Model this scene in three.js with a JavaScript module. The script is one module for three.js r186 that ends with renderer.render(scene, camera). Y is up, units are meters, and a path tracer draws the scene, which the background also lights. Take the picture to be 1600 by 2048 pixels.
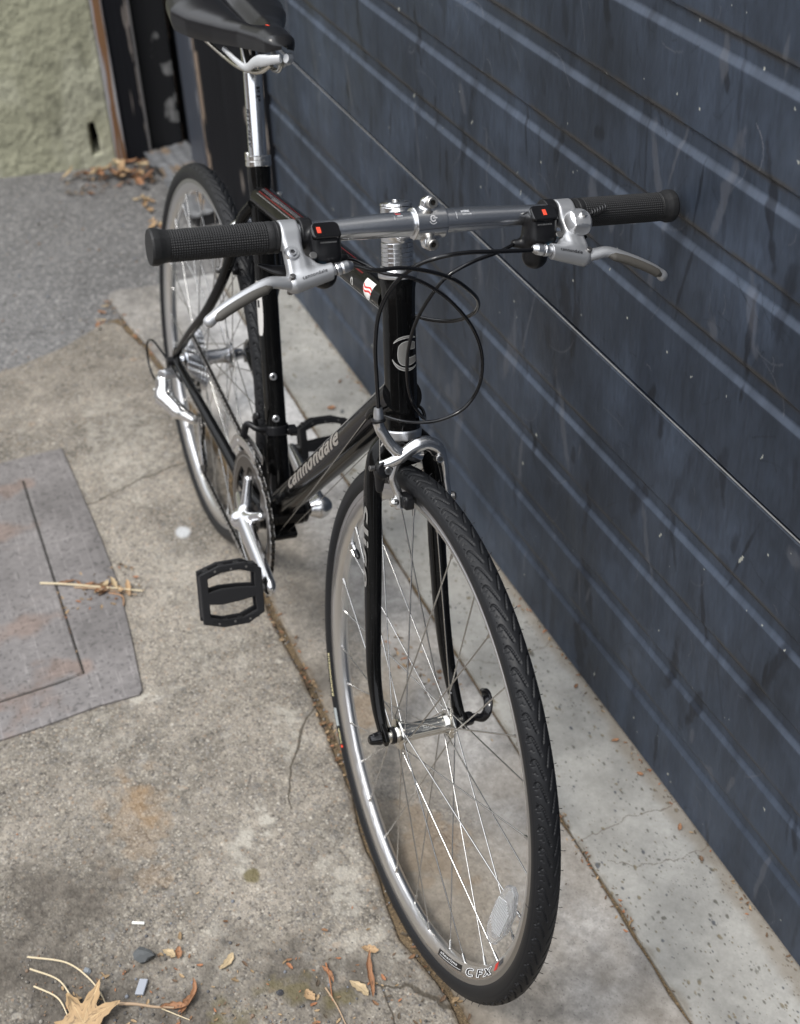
import * as THREE from 'three';
import { mergeGeometries, mergeVertices, toCreasedNormals } from 'three/addons/utils/BufferGeometryUtils.js';
import { RoundedBoxGeometry } from 'three/addons/geometries/RoundedBoxGeometry.js';

// ---------------------------------------------------------------- camera, sky, sun, exposure
const scene = new THREE.Scene();
const camera = new THREE.PerspectiveCamera(41.29, 800 / 1024, 0.05, 200);
{
  const F = new THREE.Vector3(-0.7429, -0.6106, -0.2743).normalize();
  const R0 = new THREE.Vector3(0.3723, -0.0363, -0.9274);
  const R = R0.sub(F.clone().multiplyScalar(R0.dot(F))).normalize(), U = new THREE.Vector3().crossVectors(R, F);
  camera.quaternion.setFromRotationMatrix(new THREE.Matrix4().makeBasis(R, U, F.clone().negate()));
  camera.position.set(2.1038, 1.6005, 0.3836);
  camera.focus = 1.56;
  camera.userData.fStop = 5.6;
}
const renderer = new THREE.WebGLRenderer({ antialias: true });
renderer.setSize(800, 1024);
renderer.shadowMap.enabled = true;
renderer.toneMapping = THREE.LinearToneMapping;
renderer.toneMappingExposure = 1.4;

function rng(seed) { let a = seed >>> 0; return () => { a = (a + 0x6d2b79f5) | 0; let t = Math.imul(a ^ (a >>> 15), 1 | a); t = (t + Math.imul(t ^ (t >>> 7), 61 | t)) ^ t; return ((t ^ (t >>> 14)) >>> 0) / 4294967296; }; }
const clamp = (x, a = 0, b = 1) => Math.min(b, Math.max(a, x)), lerp = (a, b, t) => a + (b - a) * t;
const sstep = (a, b, x) => { const t = clamp((x - a) / (b - a)); return t * t * (3 - 2 * t); };
function hash(ix, iy, s) { let h = Math.imul(ix, 374761393) ^ Math.imul(iy, 668265263) ^ Math.imul(s, 974634777); h = Math.imul(h ^ (h >>> 13), 1274126177); h ^= h >>> 16; return (h >>> 0) / 4294967296; }
function vn(x, y, s) { const ix = Math.floor(x), iy = Math.floor(y); let fx = x - ix, fy = y - iy; fx = fx * fx * (3 - 2 * fx); fy = fy * fy * (3 - 2 * fy); const a = hash(ix, iy, s), b = hash(ix + 1, iy, s), c = hash(ix, iy + 1, s), d = hash(ix + 1, iy + 1, s); return a + (b - a) * fx + (c - a) * fy + (a - b - c + d) * fx * fy; }
function fbm(x, y, s, n = 4) { let v = 0, a = 0.5, t = 0; for (let i = 0; i < n; i++) { v += a * vn(x, y, s + i * 17); t += a; x *= 2.03; y *= 2.03; a *= 0.5; } return v / t; }

{ // overcast sky, brighter overhead, faint cloud structure
  const W = 256, H = 128, d = new Float32Array(W * H * 4);
  for (let j = 0; j < H; j++) for (let i = 0; i < W; i++) {
    const la = ((j + 0.5) / H - 0.5) * Math.PI, y = Math.sin(la), lo = (i / W) * 2 * Math.PI, cx = Math.cos(lo) * Math.cos(la), cz = Math.sin(lo) * Math.cos(la);
    const yy = Math.max(y, 0), q = 1 / (yy + 0.35), c = fbm(cx * q * 2.2 + 9, cz * q * 2.2 + 9, 5, 4);
    let L = (0.42 + 0.75 * yy) * (0.72 + 0.56 * c);
    if (y < 0) L = 0.42 * 0.9 * Math.max(0.45, 1 + y * 2.5);
    const o = (j * W + i) * 4;
    d[o] = L * 0.955; d[o + 1] = L * 0.985; d[o + 2] = L * 1.04; d[o + 3] = 1;
  }
  const t = new THREE.DataTexture(d, W, H, THREE.RGBAFormat, THREE.FloatType);
  t.mapping = THREE.EquirectangularReflectionMapping; t.magFilter = THREE.LinearFilter; t.minFilter = THREE.LinearFilter; t.wrapS = THREE.RepeatWrapping; t.needsUpdate = true;
  scene.background = t; scene.environment = t;
  scene.backgroundIntensity = 1.7; scene.environmentIntensity = 1.7;
}
const sun = new THREE.DirectionalLight(new THREE.Color(1.0, 0.955, 0.89), 1.5);
sun.position.set(1.2, 4.0, 2.2); sun.target.position.set(0.4, 0, 0);
sun.castShadow = true; sun.shadow.radius = 22; sun.shadow.mapSize.set(2048, 2048);
Object.assign(sun.shadow.camera, { left: -3, right: 3, top: 3, bottom: -3, near: 0.1, far: 12 });
scene.add(sun, sun.target);

// ---------------------------------------------------------------- helpers
const V3 = (a) => new THREE.Vector3(a[0], a[1], a[2]);
const used = new Map();
function numbered(n) { const k = used.get(n) || 0; used.set(n, k + 1); return k ? n + '_' + String(k).padStart(3, '0') : n; }
function norm(g) { const h = g.index ? g : g; if (!h.attributes.uv) h.setAttribute('uv', new THREE.BufferAttribute(new Float32Array(h.attributes.position.count * 2), 2)); for (const k of Object.keys(h.attributes)) if (!['position', 'normal', 'uv'].includes(k)) h.deleteAttribute(k); if (!h.index) { const n = h.attributes.position.count, ix = new Uint32Array(n); for (let i = 0; i < n; i++) ix[i] = i; h.setIndex(new THREE.BufferAttribute(ix, 1)); } h.morphAttributes = {}; return h; }
function merge(list) { list = list.flat(9).filter(Boolean); return list.length === 1 ? list[0] : mergeGeometries(list.map(norm)); }
function part(name, parent, geos, mat, label) { const m = new THREE.Mesh(merge([geos]), mat); m.name = name; m.castShadow = m.receiveShadow = true; if (label) m.userData.label = label; parent.add(m); return m; }
function grp(name, parent, label) { const g = new THREE.Group(); g.name = name; if (label) g.userData.label = label; parent.add(g); return g; }
function tag(o, label, category, group, kind) { o.name = numbered(o.name); o.userData.label = label; if (category) o.userData.category = category; if (group) o.userData.group = group; if (kind) o.userData.kind = kind; if (!o.parent) scene.add(o); return o; }
function thing(name, pos, label, category, group) { const g = new THREE.Group(); g.name = name; g.position.set(...pos); return tag(g, label, category, group); }
const crease = (g, a = 0.55) => toCreasedNormals(g.index ? g.toNonIndexed() : g, a);
function orient(g, axis, pos) { g.applyQuaternion(new THREE.Quaternion().setFromUnitVectors(new THREE.Vector3(0, 1, 0), V3(axis).normalize())); if (pos) g.translate(pos[0], pos[1], pos[2]); return g; }
function lathe(prof, axis = [0, 1, 0], pos = [0, 0, 0], seg = 32, cr = 0.5) { return orient(crease(new THREE.LatheGeometry(prof.map((p) => new THREE.Vector2(p[0], p[1])), seg), cr), axis, pos); }
// a bar with small chamfers between two points
function rod(a, b, r, seg = 20, ch = 0.12) { const A = V3(a), B = V3(b), L = A.distanceTo(B), c = Math.min(r * ch, L * 0.3), d = B.clone().sub(A); return lathe([[0.0001, 0], [r - c, 0], [r, c], [r, L - c], [r - c, L], [0.0001, L]], [d.x, d.y, d.z], a, seg, 0.4); }
function rbox(sx, sy, sz, r, pos, rot) { const g = new RoundedBoxGeometry(sx, sy, sz, 2, r); if (rot) g.applyQuaternion(new THREE.Quaternion().setFromEuler(new THREE.Euler(...rot))); if (pos) g.translate(...pos); return g; }
// sweep of a (super)ellipse along a curve; rad = number | [across, along up] | function of t
function sweep(pts, rad, { seg = 14, n = 0, closed = false, up = [0, 0, 1], pw = 2, line = false, round = 0, v0 = 0 } = {}) {
  const P = pts.map(V3), N = n || Math.max(2, P.length * 6);
  const curve = line ? null : new THREE.CatmullRomCurve3(P, closed, 'centripetal');
  const T = [], C = [];
  if (line) { for (let i = 0; i < P.length; i++) { C.push(P[i]); T.push(P[Math.min(i + 1, P.length - 1)].clone().sub(P[Math.max(i - 1, 0)]).normalize()); } } else for (let i = 0; i <= N; i++) { C.push(curve.getPoint(i / N)); T.push(curve.getTangent(i / N)); }
  const M = C.length, pos = [], uv = [], idx = [];
  let len = 0, last = null;
  const rings = [];
  for (let i = 0; i < M; i++) { const t = i / (M - 1); let r = typeof rad === 'function' ? rad(t) : rad; if (!Array.isArray(r)) r = [r, r]; rings.push({ c: C[i], t: T[i], r }); }
  if (round && !closed) {
    const k = 4, a = [], b = [], f = rings[0], e = rings[M - 1];
    for (let i = 0; i < k; i++) { const q = (i / k) * Math.PI / 2, s = Math.cos(q), o = Math.sin(q); b.push({ c: e.c.clone().addScaledVector(e.t, Math.min(...e.r) * o * round), t: e.t, r: [e.r[0] * s, e.r[1] * s] }); a.unshift({ c: f.c.clone().addScaledVector(f.t, -Math.min(...f.r) * o * round), t: f.t, r: [f.r[0] * s, f.r[1] * s] }); }
    rings.splice(0, 1, ...a); rings.splice(rings.length - 1, 1, ...b);
  }
  let Nv = V3(up);
  for (let i = 0; i < rings.length; i++) {
    const { c, t, r } = rings[i];
    if (last) len += c.distanceTo(last); last = c;
    Nv = Nv.clone().addScaledVector(t, -Nv.dot(t)); if (Nv.lengthSq() < 1e-6) Nv.set(t.y, -t.x, 0.01); Nv.normalize();
    const B = new THREE.Vector3().crossVectors(t, Nv);
    for (let j = 0; j <= seg; j++) { const q = (j / seg) * 2 * Math.PI, co = Math.cos(q), si = Math.sin(q), x = Math.sign(co) * Math.abs(co) ** (2 / pw) * r[1], y = Math.sign(si) * Math.abs(si) ** (2 / pw) * r[0]; pos.push(c.x + Nv.x * x + B.x * y, c.y + Nv.y * x + B.y * y, c.z + Nv.z * x + B.z * y); uv.push(len, j / seg + v0); }
  }
  const w = seg + 1, R = rings.length;
  for (let i = 0; i < R - 1; i++) for (let j = 0; j < seg; j++) { const a = i * w + j; idx.push(a, a + w, a + 1, a + 1, a + w, a + w + 1); }
  if (!closed) for (const e of [0, R - 1]) { const c = rings[e].c, o = pos.length / 3; pos.push(c.x, c.y, c.z); uv.push(0, 0); for (let j = 0; j <= seg; j++) { const a = (e * w + j) * 3; pos.push(pos[a], pos[a + 1], pos[a + 2]); uv.push(0, 0); } for (let j = 0; j < seg; j++) e ? idx.push(o, o + 2 + j, o + 1 + j) : idx.push(o, o + 1 + j, o + 2 + j); }
  for (let i = 0; i < idx.length; i += 3) { const t = idx[i + 1]; idx[i + 1] = idx[i + 2]; idx[i + 2] = t; }
  const g = new THREE.BufferGeometry(); g.setAttribute('position', new THREE.Float32BufferAttribute(pos, 3)); g.setAttribute('uv', new THREE.Float32BufferAttribute(uv, 2)); g.setIndex(idx);
  g.computeVertexNormals();
  { const nn = g.attributes.normal; for (let i = 0; i < R; i++) { const a = i * w, b = a + seg; const x = nn.getX(a) + nn.getX(b), y = nn.getY(a) + nn.getY(b), z = nn.getZ(a) + nn.getZ(b), l = Math.hypot(x, y, z) || 1; nn.setXYZ(a, x / l, y / l, z / l); nn.setXYZ(b, x / l, y / l, z / l); } }
  return g;
}
// piecewise-linear table lookup
const tab = (rows) => (t) => { for (let i = 1; i < rows.length; i++) if (t <= rows[i][0]) { const k = (t - rows[i - 1][0]) / (rows[i][0] - rows[i - 1][0]); const a = rows[i - 1][1], b = rows[i][1]; return Array.isArray(a) ? [lerp(a[0], b[0], k), lerp(a[1], b[1], k)] : lerp(a, b, k); } return rows[rows.length - 1][1]; };
// parametric sheet
function sheet(fn, nu, nv, flip) { const pos = [], uv = [], idx = []; for (let i = 0; i <= nu; i++) for (let j = 0; j <= nv; j++) { pos.push(...fn(i / nu, j / nv)); uv.push(i / nu, j / nv); } for (let i = 0; i < nu; i++) for (let j = 0; j < nv; j++) { const a = i * (nv + 1) + j, b = a + nv + 1; flip ? idx.push(a, a + 1, b, a + 1, b + 1, b) : idx.push(a, b, a + 1, a + 1, b, b + 1); } const g = new THREE.BufferGeometry(); g.setAttribute('position', new THREE.Float32BufferAttribute(pos, 3)); g.setAttribute('uv', new THREE.Float32BufferAttribute(uv, 2)); g.setIndex(idx); g.computeVertexNormals(); return g; }
// printed film on a cylinder: origin o, axis ax, zero direction ref; angle range and height range
function film(o, ax, ref, r, a0, a1, h0, h1, nu = 20, nv = 12) { const A = V3(ax).normalize(), X = V3(ref); X.addScaledVector(A, -X.dot(A)).normalize(); const Y = new THREE.Vector3().crossVectors(A, X), O = V3(o); return sheet((u, v) => { const q = lerp(a0, a1, v), h = lerp(h0, h1, u), rr = typeof r === 'function' ? r(h) : r; const p = O.clone().addScaledVector(A, h).addScaledVector(X, Math.cos(q) * rr).addScaledVector(Y, Math.sin(q) * rr); return [p.x, p.y, p.z]; }, nu, nv, a1 < a0); }
// extruded outline in the xy plane, bevelled, centred in depth
function ext(outline, depth, bev = 0.0008, holes = [], curve = 10) { const mk = (o) => (o.isShape || o.isPath ? o : new THREE.Shape(o.map((p) => new THREE.Vector2(p[0], p[1])))); const s = mk(outline); for (const h of holes) s.holes.push(h.isPath ? h : new THREE.Path(h.map((p) => new THREE.Vector2(p[0], p[1])))); const g = new THREE.ExtrudeGeometry(s, { depth: depth - 2 * bev, bevelEnabled: bev > 0, bevelThickness: bev, bevelSize: bev, bevelOffset: -bev, bevelSegments: 2, curveSegments: curve }); g.translate(0, 0, -(depth - 2 * bev) / 2); return g; }
const xf = (g, pos, rot, sc) => { if (sc) g.scale(...sc); if (rot) g.applyQuaternion(new THREE.Quaternion().setFromEuler(new THREE.Euler(rot[0], rot[1], rot[2], rot[3] || 'XYZ'))); if (pos) g.translate(...pos); return g; };
const ring = (r, a, b, n) => Array.from({ length: n }, (_, i) => { const q = a + (b - a) * i / (n - 1); return [r * Math.cos(q), r * Math.sin(q)]; });
// signed-distance solids meshed with surface nets
const smin = (a, b, k) => { const h = clamp(0.5 + 0.5 * (b - a) / k); return lerp(b, a, h) - k * h * (1 - h); };
function cap(p, a, b, ra, rb = ra) { const x = p[0] - a[0], y = p[1] - a[1], z = p[2] - a[2], bx = b[0] - a[0], by = b[1] - a[1], bz = b[2] - a[2], h = clamp((x * bx + y * by + z * bz) / (bx * bx + by * by + bz * bz + 1e-12)); return Math.hypot(x - bx * h, y - by * h, z - bz * h) - lerp(ra, rb, h); }
function cyl(p, a, b, r, rd = 0.001) { const d = [b[0] - a[0], b[1] - a[1], b[2] - a[2]], L = Math.hypot(...d), x = p[0] - a[0], y = p[1] - a[1], z = p[2] - a[2], t = (x * d[0] + y * d[1] + z * d[2]) / L; const q = Math.sqrt(Math.max(0, x * x + y * y + z * z - t * t)) - r + rd, w = Math.abs(t - L / 2) - L / 2 + rd; return Math.min(Math.max(q, w), 0) + Math.hypot(Math.max(q, 0), Math.max(w, 0)) - rd; }
function box(p, c, h, rd) { const q = [0, 1, 2].map((i) => Math.abs(p[i] - c[i]) - h[i] + rd); return Math.hypot(...q.map((v) => Math.max(v, 0))) + Math.min(Math.max(...q), 0) - rd; }
function solid(fn, lo, hi, cell) {
  const n = [0, 1, 2].map((i) => Math.ceil((hi[i] - lo[i]) / cell) + 1), [nx, ny, nz] = n, f = new Float32Array(nx * ny * nz), at = (i, j, k) => (k * ny + j) * nx + i;
  for (let k = 0; k < nz; k++) for (let j = 0; j < ny; j++) for (let i = 0; i < nx; i++) f[at(i, j, k)] = fn([lo[0] + i * cell, lo[1] + j * cell, lo[2] + k * cell]);
  const id = new Int32Array(nx * ny * nz).fill(-1), pos = [], idx = [];
  for (let k = 0; k < nz - 1; k++) for (let j = 0; j < ny - 1; j++) for (let i = 0; i < nx - 1; i++) {
    let c = 0, sx = 0, sy = 0, sz = 0; const v = [];
    for (let q = 0; q < 8; q++) v.push(f[at(i + (q & 1), j + ((q >> 1) & 1), k + (q >> 2))]);
    for (let a = 0; a < 8; a++) for (const bit of [1, 2, 4]) if (!(a & bit) && (v[a] < 0) !== (v[a | bit] < 0)) { const t = v[a] / (v[a] - v[a | bit]); sx += (a & 1) + (bit === 1 ? t : 0); sy += ((a >> 1) & 1) + (bit === 2 ? t : 0); sz += (a >> 2) + (bit === 4 ? t : 0); c++; }
    if (c) { id[at(i, j, k)] = pos.length / 3; pos.push(lo[0] + (i + sx / c) * cell, lo[1] + (j + sy / c) * cell, lo[2] + (k + sz / c) * cell); }
  }
  const quad = (a, b, c, d, fl) => { if (a < 0 || b < 0 || c < 0 || d < 0) return; fl ? idx.push(a, b, c, a, c, d) : idx.push(a, c, b, a, d, c); };
  for (let k = 1; k < nz - 1; k++) for (let j = 1; j < ny - 1; j++) for (let i = 1; i < nx - 1; i++) {
    const s = f[at(i, j, k)] < 0;
    if (s !== f[at(i + 1, j, k)] < 0) quad(id[at(i, j - 1, k - 1)], id[at(i, j, k - 1)], id[at(i, j, k)], id[at(i, j - 1, k)], s);
    if (s !== f[at(i, j + 1, k)] < 0) quad(id[at(i - 1, j, k - 1)], id[at(i - 1, j, k)], id[at(i, j, k)], id[at(i, j, k - 1)], s);
    if (s !== f[at(i, j, k + 1)] < 0) quad(id[at(i - 1, j - 1, k)], id[at(i, j - 1, k)], id[at(i, j, k)], id[at(i - 1, j, k)], s);
  }
  const nr = new Float32Array(pos.length), e = cell * 0.5;
  for (let i = 0; i < pos.length; i += 3) { const p = [pos[i], pos[i + 1], pos[i + 2]]; const d = fn(p), gx = fn([p[0] + e, p[1], p[2]]) - fn([p[0] - e, p[1], p[2]]), gy = fn([p[0], p[1] + e, p[2]]) - fn([p[0], p[1] - e, p[2]]), gz = fn([p[0], p[1], p[2] + e]) - fn([p[0], p[1], p[2] - e]), l = Math.hypot(gx, gy, gz) || 1; nr[i] = gx / l; nr[i + 1] = gy / l; nr[i + 2] = gz / l; for (let c = 0; c < 3; c++) pos[i + c] -= nr[i + c] * d * 0.9; }
  const g = new THREE.BufferGeometry(); g.setAttribute('position', new THREE.Float32BufferAttribute(pos, 3)); g.setAttribute('normal', new THREE.BufferAttribute(nr, 3)); g.setIndex(idx); return norm(g);
}
// textures
const enc = (x) => { x = clamp(x); return 255 * (x <= 0.0031308 ? 12.92 * x : 1.055 * x ** (1 / 2.4) - 0.055); };
function dataTex(w, h, fn, srgb) { const d = new Uint8Array(w * h * 4), o = [0, 0, 0]; for (let y = 0; y < h; y++) for (let x = 0; x < w; x++) { fn(x, y, o); const i = (y * w + x) * 4; if (srgb) { d[i] = enc(o[0]); d[i + 1] = enc(o[1]); d[i + 2] = enc(o[2]); } else { d[i] = d[i + 1] = d[i + 2] = clamp(o[0]) * 255; } d[i + 3] = 255; } const t = new THREE.DataTexture(d, w, h, THREE.RGBAFormat); t.wrapS = t.wrapT = THREE.MirroredRepeatWrapping; t.magFilter = THREE.LinearFilter; t.minFilter = THREE.LinearMipmapLinearFilter; if (srgb) t.colorSpace = THREE.SRGBColorSpace; t.needsUpdate = true; return t; }
function canvasTex(w, h, draw) { const c = document.createElement('canvas'); c.width = w; c.height = h; const x = c.getContext('2d'); draw(x, w, h); const t = new THREE.CanvasTexture(c); t.colorSpace = THREE.SRGBColorSpace; t.magFilter = THREE.LinearFilter; return t; }
const std = (c, rough, metal = 0, o = {}) => new THREE.MeshPhysicalMaterial({ color: Array.isArray(c) ? new THREE.Color().setRGB(...c) : c, roughness: rough, metalness: metal, ...o });
// printed film laid on a signed-distance solid: walks outward from the axis until it clears the surface
function filmOn(fn, o, ax, ref, a0, a1, h0, h1, nu = 20, nv = 10) { const A = V3(ax).normalize(), X = V3(ref); X.addScaledVector(A, -X.dot(A)).normalize(); const Y = new THREE.Vector3().crossVectors(A, X), O = V3(o); return sheet((u, v) => { const q = lerp(a0, a1, v), h = lerp(h0, h1, u), d = X.clone().multiplyScalar(Math.cos(q)).addScaledVector(Y, Math.sin(q)), c = O.clone().addScaledVector(A, h); let lo = 0.001, hi = 0.03; for (let i = 0; i < 22; i++) { const m = (lo + hi) / 2, p = c.clone().addScaledVector(d, m); if (fn([p.x, p.y, p.z]) < 0) lo = m; else hi = m; } const p = c.addScaledVector(d, hi + 0.0005); return [p.x, p.y, p.z]; }, nu, nv, a1 < a0); }
const print = (tex, o = {}) => std(0xffffff, 0.4, 0, { map: tex, transparent: true, ...o });
// ---------------------------------------------------------------- ground
const JOINT = [[-1.0, 0.006], [-0.93, 0.002], [-0.79, -0.012], [-0.65, -0.036], [-0.48, -0.052], [-0.32, -0.066], [-0.19, -0.072], [0.1, -0.05], [0.34, -0.022], [0.53, -0.024], [0.72, -0.017], [0.9, 0.004], [1.04, 0.014], [1.149, -0.008], [1.3, -0.012], [1.75, -0.012]];
const jointZ = (x) => { for (let i = 1; i < JOINT.length; i++) if (x <= JOINT[i][0]) { const a = JOINT[i - 1], b = JOINT[i], k = (x - a[0]) / (b[0] - a[0]); return lerp(a[1], b[1], k * k * (3 - 2 * k)); } return -0.012; };
const SEAM = -0.276;
const crackDist = (lines, x, z) => { let m = 9; for (const l of lines) for (let i = 1; i < l.length; i++) { const [ax, az, aw] = l[i - 1], [bx, bz] = l[i], dx = bx - ax, dz = bz - az, t = clamp(((x - ax) * dx + (z - az) * dz) / (dx * dx + dz * dz)); m = Math.min(m, Math.hypot(x - ax - t * dx, z - az - t * dz) / (aw || 1)); } return m; };
const CR = [[[-0.112, 0.276, 0.7], [-0.126, 0.191, 0.9], [-0.161, 0.107, 0.9], [-0.176, 0.036, 0.9], [-0.184, -0.029, 0.9]], [[1.085, 0.1, 0.6], [1.101, 0.07, 1], [1.12, 0.034, 1.4], [1.145, 0.017, 1.6], [1.161, 0.004, 1.6], [1.176, -0.013]], [[0.57, -0.028, 0.7], [0.604, 0.008, 0.7], [0.622, 0.022, 1], [0.66, 0.041, 0.7], [0.686, 0.06, 0.6], [0.742, 0.082, 0.5], [0.771, 0.088]], [[1.101, 0.07, 0.5], [1.16, 0.075, 0.5], [1.24, 0.1]]];
// worley: nearest stone of a jittered grid -> [distance in cells, id]
function stones(x, y, s, o) { const ix = Math.floor(x), iy = Math.floor(y); let d = 9, id = 0; for (let a = -1; a <= 1; a++) for (let b = -1; b <= 1; b++) { const cx = ix + a, cy = iy + b, h = hash(cx, cy, s), h2 = hash(cx, cy, s + 1); const q = Math.hypot((x - cx - h) * (0.8 + 0.5 * h2), y - cy - h2) / (0.45 + 0.75 * hash(cx, cy, s + 2)); if (q < d) { d = q; id = hash(cx, cy, s + 3); } } o[0] = d; o[1] = id; }
const blob = (x, z, cx, cz, rx, rz, s, n = 0.55) => { const q = Math.hypot((x - cx) / rx, (z - cz) / rz) + (fbm(x * 45, z * 45, s, 3) - 0.5) * 2 * n; return 1 - sstep(0.5, 1.1, q); };
const TX0 = -1.1, TXW = 2.8, TZ0 = -0.3, TZW = 0.92;
const so = [0, 0];
const slabHeight = new Float32Array(2048 * 1024);
const slabTex = dataTex(2048, 1024, (px, py, o) => {
  const x = TX0 + (px + 0.5) / 2048 * TXW, z = TZ0 + (py + 0.5) / 1024 * TZW;
  const left = z > jointZ(x) ? 1 : 0;
  const low = fbm(x * 3.1, z * 3.1, 11, 4), mid = fbm(x * 17, z * 17, 12, 4), fine = fbm(x * 130, z * 130, 13, 3), grit = fbm(x * 480, z * 480, 14, 2);
  const big = fbm(x * 1.4 + 3, z * 1.9 + 1, 15, 3), drk = sstep(0.52, 0.68, fbm(x * 5.3, z * 6.1, 16, 5));
  const mm = fbm(x * 38, z * 38, 18, 4); let v = 0.2 * (0.55 + 0.6 * low + 0.8 * (mid - 0.5) + 0.6 * (mm - 0.5) + 0.6 * (big - 0.5) + 0.2) * (1 - 0.3 * drk * left) * (0.7 + 0.6 * fine), r = v * 1.04, g = v * 0.925, b = v * 0.775, h = 0.5 + 0.25 * (fine - 0.5);
  if (!left) { const k = sstep(0.2, -0.4, x) * 1.0 + 0.35 + sstep(-0.1, -0.2, z) * 1.5; r *= 1 + 0.2 * k; g *= 1 + 0.26 * k; b *= 1 + 0.37 * k; }
  const exposed = left ? sstep(0.3, 0.6, low + 0.25 * mid + 0.1) : sstep(0.35, 0.7, fbm(x * 4, z * 4, 41, 3)) * 0.75 * (1 - 0.75 * sstep(-0.1, -0.2, z));
  // aggregate in three sizes, mostly worn flush
  for (const [sc, se, am] of [[200, 21, 0.7], [360, 22, 0.8], [75, 23, 0.5]]) {
    stones(x * sc, z * sc, se, so);
    const m = (1 - sstep(0.4, 0.66, so[0])) * exposed * am * (hash(Math.floor(so[1] * 9999), se, 3) < (sc < 100 ? 0.07 : 0.5) ? 1 : 0);
    if (m > 0) { const q = (so[1] * 37.7) % 1, t = 0.55 + 0.95 * ((so[1] * 91.3) % 1), c = q < 0.5 ? [0.27, 0.243, 0.2] : q < 0.72 ? [0.17, 0.162, 0.152] : q < 0.83 ? [0.37, 0.345, 0.3] : q < 0.96 ? [0.11, 0.108, 0.108] : [0.25, 0.17, 0.11]; r = lerp(r, c[0] * t, m * 0.75); g = lerp(g, c[1] * t, m * 0.75); b = lerp(b, c[2] * t, m * 0.75); h += m * 0.25; }
    else if (so[0] > 0.7 && sc === 200) { const k = sstep(0.7, 1.05, so[0]) * exposed * 0.5; r *= 1 - k; g *= 1 - k; b *= 1 - k * 0.95; h -= k * 0.5; }
  }
  const gn = 0.8 + 0.4 * grit; r *= gn; g *= gn; b *= gn;
  if (hash(px, py, 77) > 0.988) { r *= 0.45; g *= 0.45; b *= 0.47; h -= 0.15; }
  const mixc = (k, R, G, B) => { r = lerp(r, R, k); g = lerp(g, G, k); b = lerp(b, B, k); };
  // pale crusts with crumbly edges, rust bleed, tan damp
  const crumb = sstep(0.44, 0.6, fbm(x * 95, z * 95, 17, 4)); let crust = 0;
  for (const [cx, cz, rx, rz, a] of [[0.61, 0.035, 0.05, 0.03, 0.6], [0.655, 0.05, 0.035, 0.02, 0.55], [0.765, 0.128, 0.04, 0.012, 0.85], [0.79, 0.165, 0.03, 0.02, 0.75], [0.83, 0.19, 0.03, 0.02, 0.6], [0.447, 0.236, 0.02, 0.045, 0.8], [0.36, 0.1, 0.1, 0.05, 0.3], [0.98, 0.26, 0.05, 0.05, 0.45], [1.06, 0.08, 0.06, 0.06, 0.45], [0.92, 0.06, 0.08, 0.03, 0.5], [0.5, 0.33, 0.06, 0.05, 0.3], [0.15, 0.1, 0.1, 0.06, 0.3], [-0.3, 0.1, 0.2, 0.08, 0.4]]) if (Math.abs(x - cx) < rx * 2 && Math.abs(z - cz) < rz * 2) crust = Math.max(crust, a * blob(x, z, cx, cz, rx, rz, 31, 0.9));
  if (left) mixc(crust * (0.25 + 0.75 * crumb), 0.4, 0.375, 0.325);
  mixc(0.85 * blob(x, z, 0.043, 0.067, 0.02, 0.016, 33, 0.25), 0.5, 0.51, 0.52);
  mixc(0.2 * blob(x, z, 0.715, 0.312, 0.1, 0.05, 34, 1.5) + 0.3 * blob(x, z, 0.66, 0.3, 0.05, 0.03, 38, 0.8) + 0.26 * blob(x, z, 0.93, -0.06, 0.09, 0.06, 39, 1.2) + 0.3 * blob(x, z, 0.62, -0.08, 0.05, 0.05, 46, 0.8), 0.27, 0.165, 0.075);
  if (!left) mixc(0.35 * sstep(0.35, 0.62, fbm(x * 7, z * 9, 47, 4)) * sstep(0.2, 0.6, x), 0.24, 0.2, 0.15);
  // soil and moss gathered towards the front left
  const soil = sstep(0.0, 0.2, (x - 0.9) * 0.8 + (z - 0.2) * 0.8 + (fbm(x * 13, z * 13, 51, 4) - 0.5) * 0.4);
  mixc(soil * 0.86 * (0.3 + 0.7 * sstep(0.3, 0.58, mid)), 0.078 * (0.5 + 1.2 * fine), 0.068 * (0.5 + 1.2 * fine), 0.057 * (0.5 + 1.2 * fine));
  mixc(0.75 * blob(x, z, 0.862, 0.177, 0.013, 0.014, 52, 0.5) + 0.55 * blob(x, z, 1.09, 0.215, 0.05, 0.09, 53, 0.9) * sstep(0.4, 0.6, mid), 0.115, 0.095, 0.035);
  // wheel shade painted in, with some dirt, along the crack beneath it
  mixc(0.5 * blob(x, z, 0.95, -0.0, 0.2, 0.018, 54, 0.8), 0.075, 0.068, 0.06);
  const wob = (fbm(x * 60, z * 60, 61, 3) - 0.5) * 0.012, cd = crackDist(CR, x + wob, z + wob * 0.7), k = 1 - sstep(0.0009, 0.0034, cd);
  mixc(k * 0.85, 0.055, 0.045, 0.033); h -= k * 0.45;
  const jd = Math.abs(z - jointZ(x)) + (fbm(x * 50, z * 50, 62, 3) - 0.5) * 0.012; mixc((1 - sstep(0.004, 0.016, jd)) * 0.6 * sstep(-0.7, -0.3, x), 0.12, 0.085, 0.05);
  slabHeight[py * 2048 + px] = h; o[0] = r; o[1] = g; o[2] = b;
}, true);
const slabBump = dataTex(2048, 1024, (px, py, o) => { o[0] = slabHeight[py * 2048 + px]; });
const AX0 = -1.1, AXW = 2.8, AZ0 = -0.46, AZW = 0.19;
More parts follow.
